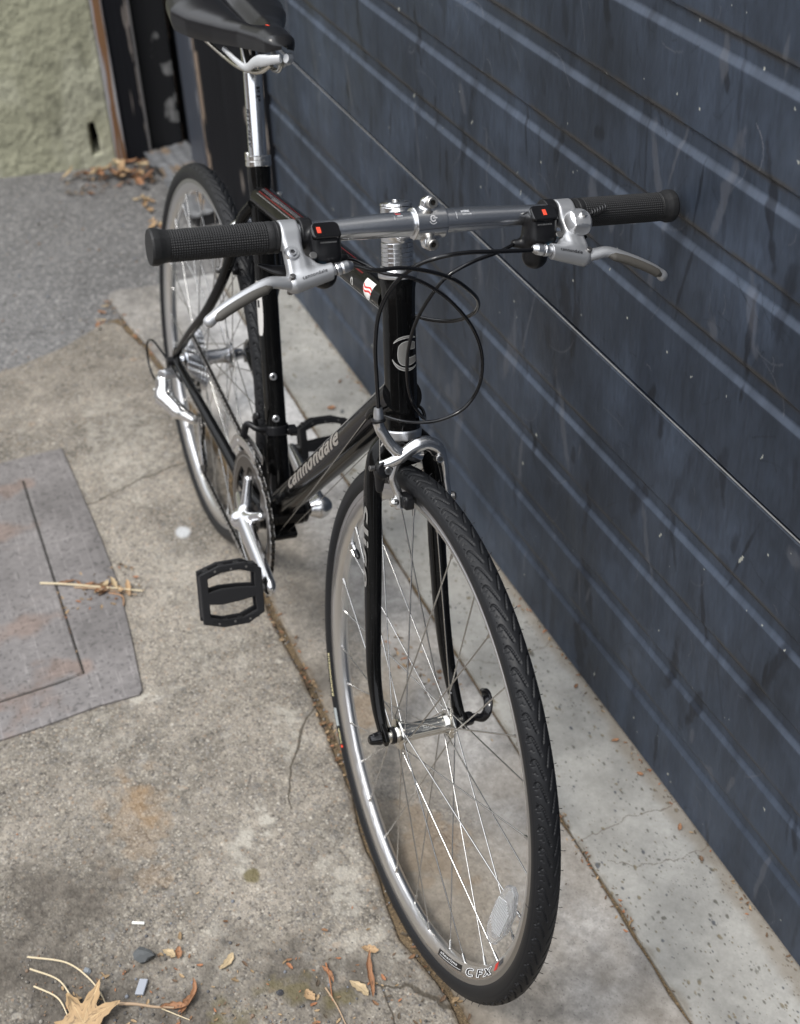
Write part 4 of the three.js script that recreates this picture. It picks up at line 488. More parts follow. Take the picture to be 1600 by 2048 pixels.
{ const P = [[0.242, -0.1], [0.2515, -0.106], [0.262, -0.098], [0.279, -0.06], [0.2865, -0.02], [0.2835, 0.012], [0.2745, 0.017], [0.264, 0.008], [0.25, -0.03], [0.2415, -0.075]];
  const clear = std([0.97, 0.975, 0.98], 0.12, 0, { transmission: 0.88, thickness: 0.006, ior: 1.49 });
  const rf = part('spoke_reflector', fw, ext(P, 0.007, 0.0018), clear, 'clear plastic reflector on the front spokes'); rf.position.z = 0.009;
  const ribs = []; for (let i = -5; i < 6; i++) ribs.push(xf(rbox(0.0011, 0.07 - Math.abs(i) * 0.004, 0.0014, 0.0004), [0.2635 + i * 0.0024, -0.045, 0.0128], null)); const rg = merge(ribs); xf(rg, [-0.2635, 0.045, 0]); xf(rg, [0.2635, -0.045, 0], [0, 0, -0.2]); part('reflector_ribs', fw, rg, std([0.9, 0.91, 0.92], 0.3, 0, { transmission: 0.4, thickness: 0.002 }));
  part('reflector_face', fw, xf(ext([[0.249, -0.09], [0.2535, -0.095], [0.262, -0.088], [0.275, -0.058], [0.2815, -0.02], [0.279, 0.004], [0.273, 0.008], [0.267, 0.002], [0.256, -0.032], [0.2485, -0.072]], 0.0016, 0.0005), [0, 0, 0.0042]), std([0.86, 0.87, 0.88], 0.4, 0, { transmission: 0.55, thickness: 0.001 })); }
const D2R = Math.PI / 180;
const tyreFilm = (a0, a1, th0, th1, n = 40) => sheet((u, v) => { const a = lerp(a0, a1, u) * D2R, th = lerp(th0, th1, v), R = 0.0158, r = 0.3245 + R * Math.cos(th); return [r * Math.cos(a), r * Math.sin(a), R * 1.02 * Math.sin(th)]; }, n, 6);
part('sidewall_print', fw, tyreFilm(-146.2, -158.4, 2.02, 1.68), print(txt('RANDONNEUR', 'bold 60px sans-serif', 512, 64, '#d9cfa4', { sx: 1.2, dy: 3 })));
part('sidewall_print', fw, tyreFilm(-138.4, -143.2, 2.05, 1.62), std([0.33, 0.36, 0.36], 0.6));
part('sidewall_print', fw, tyreFilm(-133.4, -138, 2.02, 1.68), print(txt('SCHWALBE', 'bold 56px sans-serif', 330, 64, '#e0d6a6', { dy: 3 })));
part('sidewall_print', fw, tyreFilm(-132.6, -133.3, 2.0, 1.72), redMark);
{ const c = canvasTex(1024, 160, (x) => { x.clearRect(0, 0, 1024, 160); x.fillStyle = 'rgba(14,14,16,0.96)'; x.fillRect(10, 14, 330, 118); x.fillStyle = '#c9c9c9'; x.font = 'bold 58px sans-serif'; x.textBaseline = 'middle'; x.fillText('alexrims', 30, 52, 280); x.fillRect(30, 100, 300, 9); x.lineJoin = 'round'; x.font = 'bold 185px sans-serif'; for (const [lw, col] of [[30, '#111'], [18, '#f2f2f2'], [0, '#15161a']]) { x.lineWidth = lw; x.strokeStyle = col; x.fillStyle = col; const d = (s, px, w) => { if (lw) x.strokeText(s, px, 84, w); else x.fillText(s, px, 84, w); }; d('C', 400, 190); d('F', 560, 150); d('X', 680, 170); } x.fillStyle = '#c32a22'; x.beginPath(); x.moveTo(870, 20); x.lineTo(930, 20); x.lineTo(900, 130); x.lineTo(850, 130); x.fill(); x.fillStyle = '#3a3b40'; x.fillRect(930, 30, 80, 90); });
  part('rim_print', fw, sheet((u, v) => { const a = lerp(-63, -19, u) * D2R, r = lerp(0.3048, 0.2952, v), z = lerp(0.0113, 0.0063, v); return [r * Math.cos(a), r * Math.sin(a), z + 0.0002]; }, 60, 4), print(c)); }
part('rim_seam', fw, [5, 125, 245].map((a) => { const g = rbox(0.0102, 0.0006, 0.0004, 0.0001, [0.312, 0, 0.0116]); g.rotateZ(a * D2R); return g; }), blackMatt);
// rear hub and cassette
part('hub', rw, lathe([[0.0001, -0.065], [0.005, -0.065], [0.0052, -0.058], [0.009, -0.0575], [0.0105, -0.048], [0.0135, -0.04], [0.0225, -0.0372], [0.0232, -0.0345], [0.0225, -0.0325], [0.015, -0.03], [0.0128, -0.02], [0.0126, 0.005], [0.015, 0.014], [0.0232, 0.017], [0.0232, 0.0205], [0.016, 0.0225], [0.016, 0.05], [0.009, 0.052], [0.0055, 0.066], [0.0001, 0.066]], [0, 0, 1], [0, 0, 0], 40, 0.35), std([0.66, 0.67, 0.7], 0.16, 1));
const cogMat = std([0.72, 0.73, 0.75], 0.26, 1);
const toothed = (n, r, dep, inner, thick, lobes) => { const o = []; for (let i = 0; i < n * 4; i++) { const q = i / (n * 4) * 2 * Math.PI, k = i % 4; o.push([(k === 1 || k === 2 ? r + dep * 0.5 : r - dep * 0.5) * Math.cos(q), (k === 1 || k === 2 ? r + dep * 0.5 : r - dep * 0.5) * Math.sin(q)]); } const h = []; for (let i = 0; i < 90; i++) { const q = -i / 90 * 2 * Math.PI, k = lobes ? Math.max(0, Math.cos(q * 5 + lobes)) ** 3 : 0; const rr = inner - k * (lobes ? inner * 0.24 : 0); h.push([rr * Math.cos(q), rr * Math.sin(q)]); } return ext(o, thick, 0.0003, [h], 4); };
[[28, 0.0215], [25, 0.0252], [22, 0.0288], [19, 0.0325], [17, 0.0361], [15, 0.0398], [13, 0.0434], [11, 0.047]].forEach(([n, z]) => { part('cog', rw, xf(toothed(n, n * 0.0127 / (2 * Math.PI), 0.0045, n * 0.0127 / (2 * Math.PI) - 0.009, 0.0019), [0, 0, z]), cogMat); });
part('cog_spacer', rw, lathe([[0.04, 0.0215], [0.047, 0.0225], [0.0395, 0.0265], [0.033, 0.0305], [0.027, 0.035], [0.021, 0.042], [0.016, 0.0475]], [0, 0, 1], [0, 0, 0], 48), std([0.2, 0.205, 0.21], 0.4, 0.9)); part('axle_nut', rw, [rod([0, 0, 0.066], [0, 0, 0.082], 0.0085), rod([0, 0, -0.064], [0, 0, -0.078], 0.009)], blackSatin);
// --- frame
const fr = grp('frame', bike, 'gloss black frame with grey lettering');
const HT0 = [0.9511 - 0.2947 * 0.381, 0.3269 + 0.9556 * 0.381, 0], hAt = (s, a = 0, z = 0) => [0.9511 - 0.2947 * s + 0.9556 * a, 0.3269 + 0.9556 * s + 0.2947 * a, z], U = [-0.2947, 0.9556, 0], NN = [0.9556, 0.2947, 0];
part('head_tube', fr, lathe([[0.0175, 0], [0.0218, 0], [0.0218, 0.008], [0.0202, 0.016], [0.0194, 0.03], [0.0192, 0.15], [0.0198, 0.168], [0.0212, 0.176], [0.0212, 0.182], [0.0175, 0.182]], U, HT0, 56), blackPaint);
const DTa = [0.83, 0.733, 0], DTb = [0.432, 0.312, 0], TTa = [0.775, 0.829, 0], TTb = [0.268, 0.752, 0], ST = (t) => [0.4181 - 0.318 * t, 0.2813 + 0.9481 * t, 0], sdir = [-0.318, 0.9481, 0];
const dtr = (t) => lerp(0.0245, 0.0232, t);
part('down_tube', fr, sweep([DTa, [0.7, 0.5955, 0], [0.56, 0.4475, 0], DTb], (t) => dtr(t), { seg: 40, n: 16 }), blackPaint);
part('top_tube', fr, sweep([TTa, [0.6, 0.8025, 0], [0.43, 0.7766, 0], TTb], 0.0178, { seg: 36, n: 12 }), blackPaint);
part('seat_tube', fr, [lathe([[0.0001, 0], [0.0185, 0], [0.0172, 0.07], [0.0163, 0.2], [0.0163, 0.5], [0.0172, 0.522], [0.0172, 0.54], [0.014, 0.54]], sdir, ST(0), 40), rod([0.4181, 0.2813, -0.034], [0.4181, 0.2813, 0.034], 0.0225, 36)], blackPaint);
const stay = (s) => sweep([[0.262, 0.738, 0.012 * s], [0.2485, 0.715, 0.022 * s], [0.236, 0.665, 0.031 * s], [0.216, 0.6, 0.043 * s], [0.165, 0.52, 0.055 * s], [0.085, 0.438, 0.0625 * s], [0.003, 0.352, 0.066 * s]], tab([[0, 0.0092], [0.5, 0.0085], [1, 0.0068]]), { seg: 18, n: 40 });
part('seat_stay', fr, stay(1), blackPaint); part('seat_stay', fr, stay(-1), blackPaint);
part('stay_bridge', fr, rod([0.222, 0.655, -0.034], [0.222, 0.655, 0.034], 0.006), blackPaint);
const cstay = (s) => sweep([[0.404, 0.284, 0.022 * s], [0.35, 0.291, 0.036 * s], [0.26, 0.306, 0.045 * s], [0.12, 0.331, 0.059 * s], [0.008, 0.344, 0.066 * s]], tab([[0, [0.0095, 0.012]], [0.5, [0.009, 0.0098]], [1, [0.0075, 0.0075]]]), { seg: 18, n: 30 });
part('chain_stay', fr, cstay(1), blackPaint); part('chain_stay', fr, cstay(-1), blackPaint);
const dropo = (s) => xf(ext([[-0.014, 0.325], [-0.004, 0.318], [0.012, 0.328], [0.03, 0.338], [0.028, 0.35], [0.012, 0.368], [0.0, 0.368], [-0.012, 0.352]], 0.006, 0.001), [0, 0, 0.066 * s]);
part('dropout', fr, [dropo(1), xf(ext([[-0.014, 0.326], [-0.012, 0.303], [-0.004, 0.302], [0.006, 0.326]], 0.006, 0.001), [0, 0, 0.067])], blackPaint); part('dropout', fr, dropo(-1), blackPaint);
for (const [t, n] of [[0.225, 0], [0.1585, 1]]) { const c = ST(t + 0.0), f = [0.9481, 0.318, 0], p = [c[0] + f[0] * 0.0158, c[1] + f[1] * 0.0158, 0.004]; part('bottle_boss', fr, lathe([[0.0024, 0.004], [0.0045, 0.0045], [0.0056, 0.0035], [0.0058, 0], [0.0024, 0]], [0.9481, 0.318, 0.15], p, 20), satin); part('boss_hole', fr, lathe([[0.0001, 0.0025], [0.0025, 0.0025], [0.0025, 0]], [0.9481, 0.318, 0.15], p, 16), holeBlack); }
for (const q of [sweep([hAt(0.404, -0.018, 0.026), hAt(0.398, -0.032, 0.027), hAt(0.388, -0.046, 0.026)], 0.0042, { seg: 12 }), sweep([hAt(0.404, -0.018, -0.027), hAt(0.398, -0.03, -0.0285), hAt(0.388, -0.044, -0.027)], 0.0042, { seg: 12 }), rbox(0.04, 0.012, 0.04, 0.004, [0.428, 0.258, 0], [0, 0, -0.4])]) part('cable_stop', fr, q, blackPaint);
{ // printed lettering on the tubes
  const dl = Math.hypot(DTb[0] - DTa[0], DTb[1] - DTa[1]), da = [(DTa[0] - DTb[0]) / dl, (DTa[1] - DTb[1]) / dl, 0];
  const c = canvasTex(1024, 220, (x) => { x.clearRect(0, 0, 1024, 220); x.font = 'bold 210px sans-serif'; x.textBaseline = 'middle'; x.textAlign = 'center'; x.lineJoin = 'round'; x.lineWidth = 7; x.strokeStyle = '#a39d95'; x.fillStyle = '#a39d95'; x.strokeText('cannondale', 512, 102, 990); x.fillText('cannondale', 512, 102, 990); x.globalCompositeOperation = 'source-atop'; x.fillStyle = 'rgba(0,0,0,0.14)'; for (let i = 0; i < 12; i++) x.fillRect(0, 8 + i * 18, 1024, 4); });
  part('tube_lettering', fr, film(DTb, da, [-0.73, 0.69, 0.0], (h) => dtr(1 - h / dl) + 0.0003, 2.0, 0.72, 0.11, 0.392, 50, 24), print(c, { metalness: 0.3, roughness: 0.35 }), 'grey lettering along the down tube');
  part('tube_lettering', fr, film(DTb, da, [-0.73, 0.69, 0.0], (h) => dtr(1 - h / dl) + 0.0003, -2.0, -0.72, 0.392, 0.11, 50, 24), print(c, { metalness: 0.3, roughness: 0.35 }));
  const tl = Math.hypot(TTa[0] - TTb[0], TTa[1] - TTb[1]), ta = [(TTa[0] - TTb[0]) / tl, (TTa[1] - TTb[1]) / tl, 0];
  const k = canvasTex(1024, 96, (x) => { x.clearRect(0, 0, 1024, 96); x.fillStyle = 'rgba(110,108,110,0.45)'; x.fillRect(0, 40, 560, 22); x.fillStyle = 'rgba(110,22,24,0.8)'; x.fillRect(0, 20, 1000, 9); x.fillRect(0, 66, 980, 7); x.fillStyle = 'rgba(150,148,148,0.6)'; x.fillRect(0, 4, 820, 6); x.font = 'bold 62px sans-serif'; x.textBaseline = 'middle'; x.fillStyle = '#c9c7c4'; });  // grey bands put a silver reflection into the print between the red stripes
  part('stripes_and_sheen', fr, film(TTb, ta, [0, 1, 0], 0.0181, -0.25, 0.95, 0.02, 0.455, 50, 16), print(k, { metalness: 0.3 }), 'red stripes and painted silver sheen along the top tube');
  const mono = (s) => txt(s, 'bold 120px sans-serif', 128, 128, '#b9b7b4', { sx: 1.1, dy: 8 });
  part('tube_lettering', fr, film(TTb, ta, [0, 0, 1], 0.01815, 0.5, -0.5, 0.35, 0.366, 8, 8), print(mono('R'))); part('tube_lettering', fr, film(TTb, ta, [0, 0, 1], 0.01815, 0.42, -0.42, 0.418, 0.433, 8, 8), print(mono('0')));
  const st = canvasTex(256, 160, (x) => { x.clearRect(0, 0, 256, 160); x.fillStyle = '#eceae6'; x.beginPath(); x.ellipse(128, 150, 124, 140, 0, Math.PI, 0); x.fill(); x.strokeStyle = '#cf2f2b'; x.lineWidth = 13; for (const o of [0, 26]) { x.beginPath(); x.moveTo(18, 110 - o); x.bezierCurveTo(80, 60 - o, 150, 130 - o, 240, 96 - o); x.stroke(); } x.strokeStyle = '#222'; x.lineWidth = 3; x.beginPath(); x.ellipse(128, 150, 112, 126, 0, Math.PI, 0); x.setLineDash([7, 5]); x.stroke(); });
  part('frame_sticker', fr, film(TTb, ta, [0, 0.25, 1], 0.01825, -0.75, 0.85, 0.462, 0.492, 20, 16), print(st), 'white and red sticker by the head tube');
  const b = canvasTex(128, 320, (x) => { x.clearRect(0, 0, 128, 320); x.fillStyle = '#c4c1bd'; x.beginPath(); x.roundRect(4, 4, 108, 150, 46); x.roundRect(4, 126, 120, 188, 56); x.fill(); x.globalCompositeOperation = 'destination-out'; x.fillRect(44, 52, 14, 54); x.fillRect(46, 186, 16, 66); });
  part('tube_lettering', fr, film(ST(0), sdir, [0, 0, 1], 0.0166, 0.8, -0.9, 0.374, 0.285, 20, 10).rotateX(0), print(b), 'pale letter on the seat tube');
}
{ // head badge
  const c = canvasTex(512, 512, (x) => { x.clearRect(0, 0, 512, 512); const rim = '#d5d2cc', fill = '#8c8983'; x.lineWidth = 7; x.strokeStyle = rim; x.fillStyle = fill;
    x.beginPath(); x.moveTo(56, 120); x.bezierCurveTo(110, 30, 300, -8, 456, 64); x.bezierCurveTo(320, 44, 170, 44, 56, 120); x.fill(); x.stroke();
    x.beginPath(); x.moveTo(30, 330); x.bezierCurveTo(70, 470, 260, 540, 470, 430); x.bezierCurveTo(300, 480, 120, 450, 30, 330); x.fill(); x.stroke();
    x.beginPath(); x.moveTo(440, 130); x.bezierCurveTo(300, 70, 150, 92, 128, 190); x.bezierCurveTo(106, 300, 120, 400, 220, 410); x.bezierCurveTo(300, 420, 380, 400, 450, 376); x.lineTo(450, 300); x.lineTo(290, 316); x.bezierCurveTo(262, 316, 266, 210, 300, 205); x.lineTo(440, 205); x.closePath(); x.fill(); x.stroke();
    x.globalCompositeOperation = 'source-atop'; x.fillStyle = 'rgba(255,255,255,0.07)'; const r = rng(4); for (let i = 0; i < 900; i++) x.fillRect(r() * 512, r() * 512, 2, 2); });
  part('head_badge', fr, sheet((u, v) => { const q = lerp(0.98, -0.98, u), h = lerp(0.072, 0.118, v), r = 0.0197; const p = hAt(0.381 + h, r * Math.cos(q), r * Math.sin(q)); return p; }, 30, 20), print(c, { metalness: 0.2, roughness: 0.45 }), 'grey emblem on the head tube');
}
// --- fork
const fk = fpart('fork', 'black fork with curved blades');
const leg = (s) => sweep([[0, 0.37, 0.012 * s], [0, 0.357, 0.03 * s], [0, 0.325, 0.0385 * s], [0, 0.22, 0.043 * s], [0.0015, 0.13, 0.047 * s], [0.0085, 0.07, 0.0505 * s], [0.024, 0.028, 0.052 * s], [0.0395, 0.004, 0.0525 * s]], tab([[0, [0.014, 0.016]], [0.12, [0.0145, 0.0115]], [0.5, [0.0138, 0.0102]], [0.85, [0.0095, 0.008]], [1, [0.0082, 0.0068]]]), { seg: 26, n: 60, up: [0, 0, 1] });
part('fork_blade', fk, leg(1), blackPaint); part('fork_blade', fk, leg(-1), blackPaint);
part('fork_crown', fk, [lathe([[0.0001, 0.34], [0.019, 0.34], [0.0205, 0.352], [0.0208, 0.368], [0.0195, 0.372], [0.0001, 0.372]], [0, 1, 0], [0, 0, 0], 40), solid((p) => smin(cap(p, [0, 0.357, -0.026], [0, 0.357, 0.026], 0.0135), cap(p, [0, 0.36, 0], [0, 0.37, 0], 0.018), 0.01), [-0.03, 0.33, -0.05], [0.03, 0.4, 0.05], 0.0017)], blackPaint);
part('fork_tip', fk, [1, -1].map((s) => [ext([[0.03, -0.008], [0.052, -0.009], [0.058, 0.0], [0.052, 0.009], [0.036, 0.02], [0.028, 0.012]], 0.0055, 0.001).translate(0, 0, 0.0535 * s)]), blackPaint);
part('paint_chip', fk, film([0.022, 0.03, -0.052], [0.55, -0.83, 0], [0.83, 0.55, 0.35], 0.0094, -0.5, 0.5, -0.012, 0.002, 6, 6), std([0.55, 0.56, 0.58], 0.4), 'pale patch of chipped paint');
{ const c = canvasTex(512, 128, (x) => { x.clearRect(0, 0, 512, 128); x.lineJoin = 'round'; x.font = 'bold 128px sans-serif'; x.textBaseline = 'middle'; x.textAlign = 'center'; x.lineWidth = 12; x.strokeStyle = '#6f6d6a'; x.fillStyle = '#8f8d89'; x.save(); x.translate(256, 66); x.transform(1.55, 0, -0.25, 1, 0, 0); x.fillText('Slice', 0, 0, 300); x.restore(); });
  part('blade_lettering', fk, sheet((u, v) => { const s = lerp(0.305, 0.175, u), q = lerp(-0.55, 0.75, v), z0 = lerp(0.0392, 0.0448, (0.32 - s) / 0.19); return [Math.sin(q) * 0.0146 + 0.0004, s, z0 + 0.0013 + Math.cos(q) * 0.0113]; }, 30, 12), print(c, { metalness: 0.3 }), 'grey lettering on the right fork blade'); }
// --- headset and spacers
const hs = fpart('headset', 'silver headset with stacked spacers');
part('lower_cup', hs, lathe([[0.017, 0.371], [0.0222, 0.371], [0.0232, 0.3725], [0.0236, 0.381], [0.0228, 0.383], [0.017, 0.383]], [0, 1, 0], [0, 0, 0], 56, 0.3), satin);
part('upper_cup', hs, lathe([[0.017, 0.5625], [0.0224, 0.5625], [0.023, 0.565], [0.0228, 0.568], [0.0195, 0.5755], [0.017, 0.5757]], [0, 1, 0], [0, 0, 0], 56, 0.3), satin);
for (let i = 0; i < 5; i++) part('spacer', hs, lathe([[0.015, 0.5762 + i * 0.0053], [0.0181, 0.5762 + i * 0.0053], [0.0186, 0.5766 + i * 0.0053], [0.0186, 0.5808 + i * 0.0053], [0.0181, 0.5813 + i * 0.0053], [0.015, 0.5813 + i * 0.0053]], [0, 1, 0], [0, 0, 0], 56, 0.3), polished);
// --- stem
const stm = fpart('stem', 'polished stem with two bolt face plate');
const BZ0 = 0.003;
part('stem_body', stm, solid((p) => { let d = cyl(p, [0, 0.6028, 0], [0, 0.6435, 0], 0.0182, 0.0015); d = smin(d, cap(p, [0.004, 0.619, 0], [0.082, 0.632, BZ0], 0.0145, 0.0135), 0.009); d = smin(d, cyl(p, [0.0949, 0.6345, BZ0 - 0.0188], [0.0949, 0.6345, BZ0 + 0.0188], 0.0166, 0.0015), 0.004); d = smin(d, cap(p, [-0.012, 0.62, -0.008], [-0.0205, 0.62, -0.008], 0.006), 0.005); return d; }, [-0.034, 0.596, -0.03], [0.118, 0.66, 0.03], 0.0016), polished);
part('face_plate', stm, solid((p) => { const e = cyl(p, [0.0955, 0.6345, BZ0 - 0.0185], [0.0955, 0.6345, BZ0 + 0.0185], 0.0178, 0.0016); let d = Math.max(e, 0.0975 - p[0]); d = smin(d, box(p, [0.1005, 0.6345, BZ0], [0.0045, 0.0262, 0.0088], 0.004), 0.005); d = smin(d, cyl(p, [0.097, 0.6345 + 0.0215, BZ0], [0.1065, 0.6345 + 0.0215, BZ0], 0.0078, 0.0015), 0.003); d = smin(d, cyl(p, [0.097, 0.6345 - 0.0215, BZ0], [0.1065, 0.6345 - 0.0215, BZ0], 0.0078, 0.0015), 0.003); return d; }, [0.09, 0.6, -0.03], [0.122, 0.668, 0.036], 0.0011), polished);
for (const s of [1, -1]) { const p = [0.106, 0.6345 + 0.0215 * s, BZ0]; part('stem_bolt', stm, lathe([[0.0031, 0.0066], [0.0052, 0.007], [0.006, 0.0062], [0.006, 0], [0.0001, 0], [0.0001, 0.0035], [0.0031, 0.0035]], [1, 0.12 * s, 0], p, 24, 0.3), std([0.5, 0.48, 0.45], 0.3, 1)); part('bolt_socket', stm, lathe([[0.0001, 0.0037], [0.0031, 0.0037], [0.0031, 0.0064]], [1, 0.12 * s, 0], p, 6, 0.3), std([0.035, 0.03, 0.025], 0.5, 0.5)); }
part('top_cap', stm, lathe([[0.0001, 0.6478], [0.004, 0.6478], [0.0048, 0.6486], [0.0155, 0.648], [0.018, 0.6465], [0.0187, 0.644], [0.0001, 0.644]], [0, 1, 0], [0, 0, 0], 48, 0.3), polished);
part('cap_bolt', stm, rod([0, 0.6475, 0], [0, 0.6505, 0], 0.0042), chrome);
part('clamp_bolt', stm, rod([-0.021, 0.62, 0.002], [-0.021, 0.62, 0.016], 0.0038), chrome);
{ const c = canvasTex(256, 256, (x) => { x.clearRect(0, 0, 256, 256); x.translate(128, 128); x.rotate(Math.PI / 2); x.fillStyle = '#2a2b2e'; x.font = 'bold 46px sans-serif'; x.textAlign = 'center'; const s = 'THE ORG'; for (let i = 0; i < s.length; i++) { x.save(); x.rotate((i - 3) * 0.36); x.fillText(s[i], 0, -76); x.restore(); } });
  part('cap_print', stm, sheet((u, v) => [(0.5 - v) * 0.034, 0.6487, (0.5 - u) * 0.034], 2, 2), print(c));
  const e = canvasTex(256, 256, (x) => { x.clearRect(0, 0, 256, 256); x.strokeStyle = '#d9d9d9'; x.fillStyle = '#d9d9d9'; x.lineWidth = 26; x.beginPath(); x.arc(128, 128, 52, 0.5, 5.8); x.stroke(); x.fillRect(120, 112, 100, 20); x.beginPath(); x.lineWidth = 14; x.arc(128, 136, 92, 0.7, 2.7); x.stroke(); });
  part('plate_print', stm, film([0.0955, 0.6345, BZ0], [0, 0, 1], [0.94, 0.33, 0], 0.01805, -0.42, 0.42, 0.0065, -0.0065, 10, 8), print(e, { metalness: 0.4 })); }
// --- handlebar
const hb = fpart('handlebar', 'polished straight handlebar');
const barC = (t) => { const z = lerp(0.304, -0.304, t), q = Math.abs(z) / 0.304; return [0.0949 - 0.0004 * q, lerp(0.6345, 0.6312, sstep(0.1, 1, q)), z]; };
part('bar_tube', hb, sweep(Array.from({ length: 25 }, (_, i) => barC(i / 24)), (t) => { const z = Math.abs(lerp(0.304, -0.304, t)); return lerp(0.0133, 0.0111, sstep(0.04, 0.13, z)); }, { seg: 40, n: 80 }), std([0.68, 0.69, 0.71], 0.24, 1));
{ const ln = (s, sub) => canvasTex(512, 160, (x) => { x.clearRect(0, 0, 512, 160); x.fillStyle = 'rgba(235,236,238,0.75)'; x.font = 'bold 62px sans-serif'; x.textAlign = 'center'; x.fillText(s, 270, 56, 460); x.font = '38px sans-serif'; x.fillText(sub, 300, 100, 330); x.fillRect(20, 26, 10, 118); });
  const red = canvasTex(64, 32, (x) => { x.clearRect(0, 0, 64, 32); x.fillStyle = '#f0382f'; x.beginPath(); x.moveTo(4, 4); x.lineTo(60, 4); x.lineTo(56, 22); x.lineTo(48, 28); x.lineTo(40, 22); x.lineTo(32, 28); x.lineTo(24, 22); x.lineTo(14, 28); x.fill(); });
  const f = (z0, z1, a0, a1, t) => part('bar_print', hb, film([0.0949, 0.6342, 0], [0, 0, 1], [0.62, 0.78, 0], 0.0135, a0, a1, z0, z1, 12, 8), print(t));
  f(-0.026, -0.049, -0.72, 0.18, ln('oriokoz', 'double butted')); f(-0.0305, -0.0385, 0.22, 0.52, red); f(0.045, 0.031, -0.4, 0.1, ln('oriokoz', '')); f(0.0428, 0.0348, 0.1, 0.42, red); }
// --- grips
function gripGeo() { const z0 = 0.184, z1 = 0.287, NU = 190, NV = 230; return sheet((u, v) => { const z = lerp(z0, z1, u), q = v * 2 * Math.PI, e = Math.min(u, 1 - u) < 0.012 ? 0 : 1, a = (z - z0) / 0.0026 * Math.PI, b = q * 19, h = Math.max(0, Math.cos(a + b) * Math.cos(a - b)); const r = 0.0156 + 0.00105 * e * Math.pow(h, 0.6); return [0.0946 + r * Math.cos(q), lerp(0.6318, 0.6312, u) + r * Math.sin(q), z]; }, NU, NV, true); }
const gk = gripGeo(), gEnds = [lathe([[0.0115, 0.172], [0.0166, 0.1722], [0.0168, 0.1745], [0.0163, 0.1752], [0.0163, 0.1778], [0.0168, 0.1785], [0.0168, 0.1822], [0.0162, 0.1845], [0.0158, 0.185]], [0, 0, 1], [0.0946, 0.6315, 0], 48, 0.4), lathe([[0.0156, 0.286], [0.0163, 0.2868], [0.0166, 0.291], [0.0176, 0.2945], [0.0187, 0.297], [0.0188, 0.3035], [0.0178, 0.3055], [0.0001, 0.306]], [0, 0, 1], [0.0946, 0.6313, 0], 48, 0.4)];
for (const s of [1, -1]) { const g = fpart('grip', s > 0 ? 'right grip' : 'left grip touching the door'); const m = s > 0 ? (x) => x : mirror; part('knurled_sleeve', g, m(gk), gripRubber); part('grip_collar', g, m(gEnds[0]), gripRubber); part('grip_flange', g, m(gEnds[1]), gripRubber); }
// --- brake levers
const levFn = (p) => { // a flat tapering neck runs down from the clamp into the barrel, webbed on the inner side
  let d = cyl(p, [0.0947, 0.6328, 0.1515], [0.0947, 0.6328, 0.1712], 0.0157, 0.002);
  const ux = 0.63, uy = -0.777, dx = p[0] - 0.1, dy = p[1] - 0.634, t = dx * ux + dy * uy, n = dx * -uy + dy * ux, w = lerp(0.0098, 0.0112, clamp(t / 0.045)), zc = lerp(0.161, 0.1625, clamp(t / 0.045));
  d = smin(d, box([t, n, p[2]], [0.024, 0.001, zc], [0.026, 0.0066, w], 0.0045), 0.007);
  const web = clamp((t - 0.022) / 0.026); d = smin(d, box([t, n, p[2]], [0.04, 0.0, lerp(0.158, 0.148, web)], [0.01, 0.0058, 0.012 * web + 0.004], 0.004), 0.006);
  d = smin(d, cap(p, [0.1335, 0.5882, 0.1675], [0.134, 0.5978, 0.128], 0.0102, 0.0088), 0.006);
  return Math.max(d, 0.1268 - p[2]); };
const levBody = solid(levFn, [0.07, 0.565, 0.12], [0.156, 0.656, 0.186], 0.0012);
const bladePath = [[0.134, 0.589, 0.17], [0.1365, 0.591, 0.182], [0.1385, 0.5925, 0.195], [0.1425, 0.5855, 0.2165], [0.146, 0.574, 0.243], [0.147, 0.5664, 0.2565], [0.1465, 0.5605, 0.2635]];
const bladeG = sweep(bladePath, tab([[0, [0.0082, 0.0062]], [0.3, [0.0072, 0.0052]], [0.55, [0.0068, 0.0048]], [0.86, [0.0062, 0.0048]], [0.95, [0.0066, 0.0062]], [1, [0.0062, 0.006]]]), { seg: 22, n: 44, up: [0.55, 0.83, 0], round: 0.8 });
const padG = sweep(bladePath.slice(2, 6).map((p) => [p[0] + 0.0036, p[1] - 0.0028, p[2] + 0.0005]), tab([[0, [0.003, 0.003]], [0.1, [0.0062, 0.0047]], [0.9, [0.0056, 0.0047]], [1, [0.003, 0.003]]]), { seg: 20, n: 40, up: [0.55, 0.83, 0], round: 0.6 });
const bAx = [0.0005, 0.0093, -0.0385];
const adj = [rod([0.134, 0.5982, 0.127], [0.134, 0.5988, 0.1235], 0.0052), orient(lathe(Array.from({ length: 2 }, () => 0).flatMap(() => []).concat([[0.0001, 0], [0.0064, 0], [0.0068, 0.0008], [0.0068, 0.0042], [0.0062, 0.005], [0.0001, 0.005]]), [0, 1, 0], [0, 0, 0], 10, 0.2), [0, 0.2, -1], [0.134, 0.5989, 0.123]), lathe([[0.0001, 0], [0.0056, 0], [0.0066, 0.002], [0.0062, 0.008], [0.0042, 0.0125], [0.0034, 0.0135], [0.0001, 0.0135]], [0, 0.2, -1], [0.134, 0.6, 0.1175], 20, 0.3)];
const lBolt = lathe([[0.0024, 0.003], [0.0042, 0.0033], [0.0048, 0.0026], [0.005, 0], [0.0001, 0], [0.0001, 0.0012], [0.0024, 0.0012]], [0.78, 0.63, 0], [0.1245, 0.6185, 0.166], 24, 0.3), lBoss = lathe([[0.005, 0], [0.0072, 0.0004], [0.0076, -0.0006], [0.0076, -0.004]], [0.78, 0.63, 0], [0.1252, 0.6192, 0.166], 28, 0.4), lSock = lathe([[0.0001, 0.0014], [0.0024, 0.0014]], [0.78, 0.63, 0], [0.1245, 0.6185, 0.166], 6);
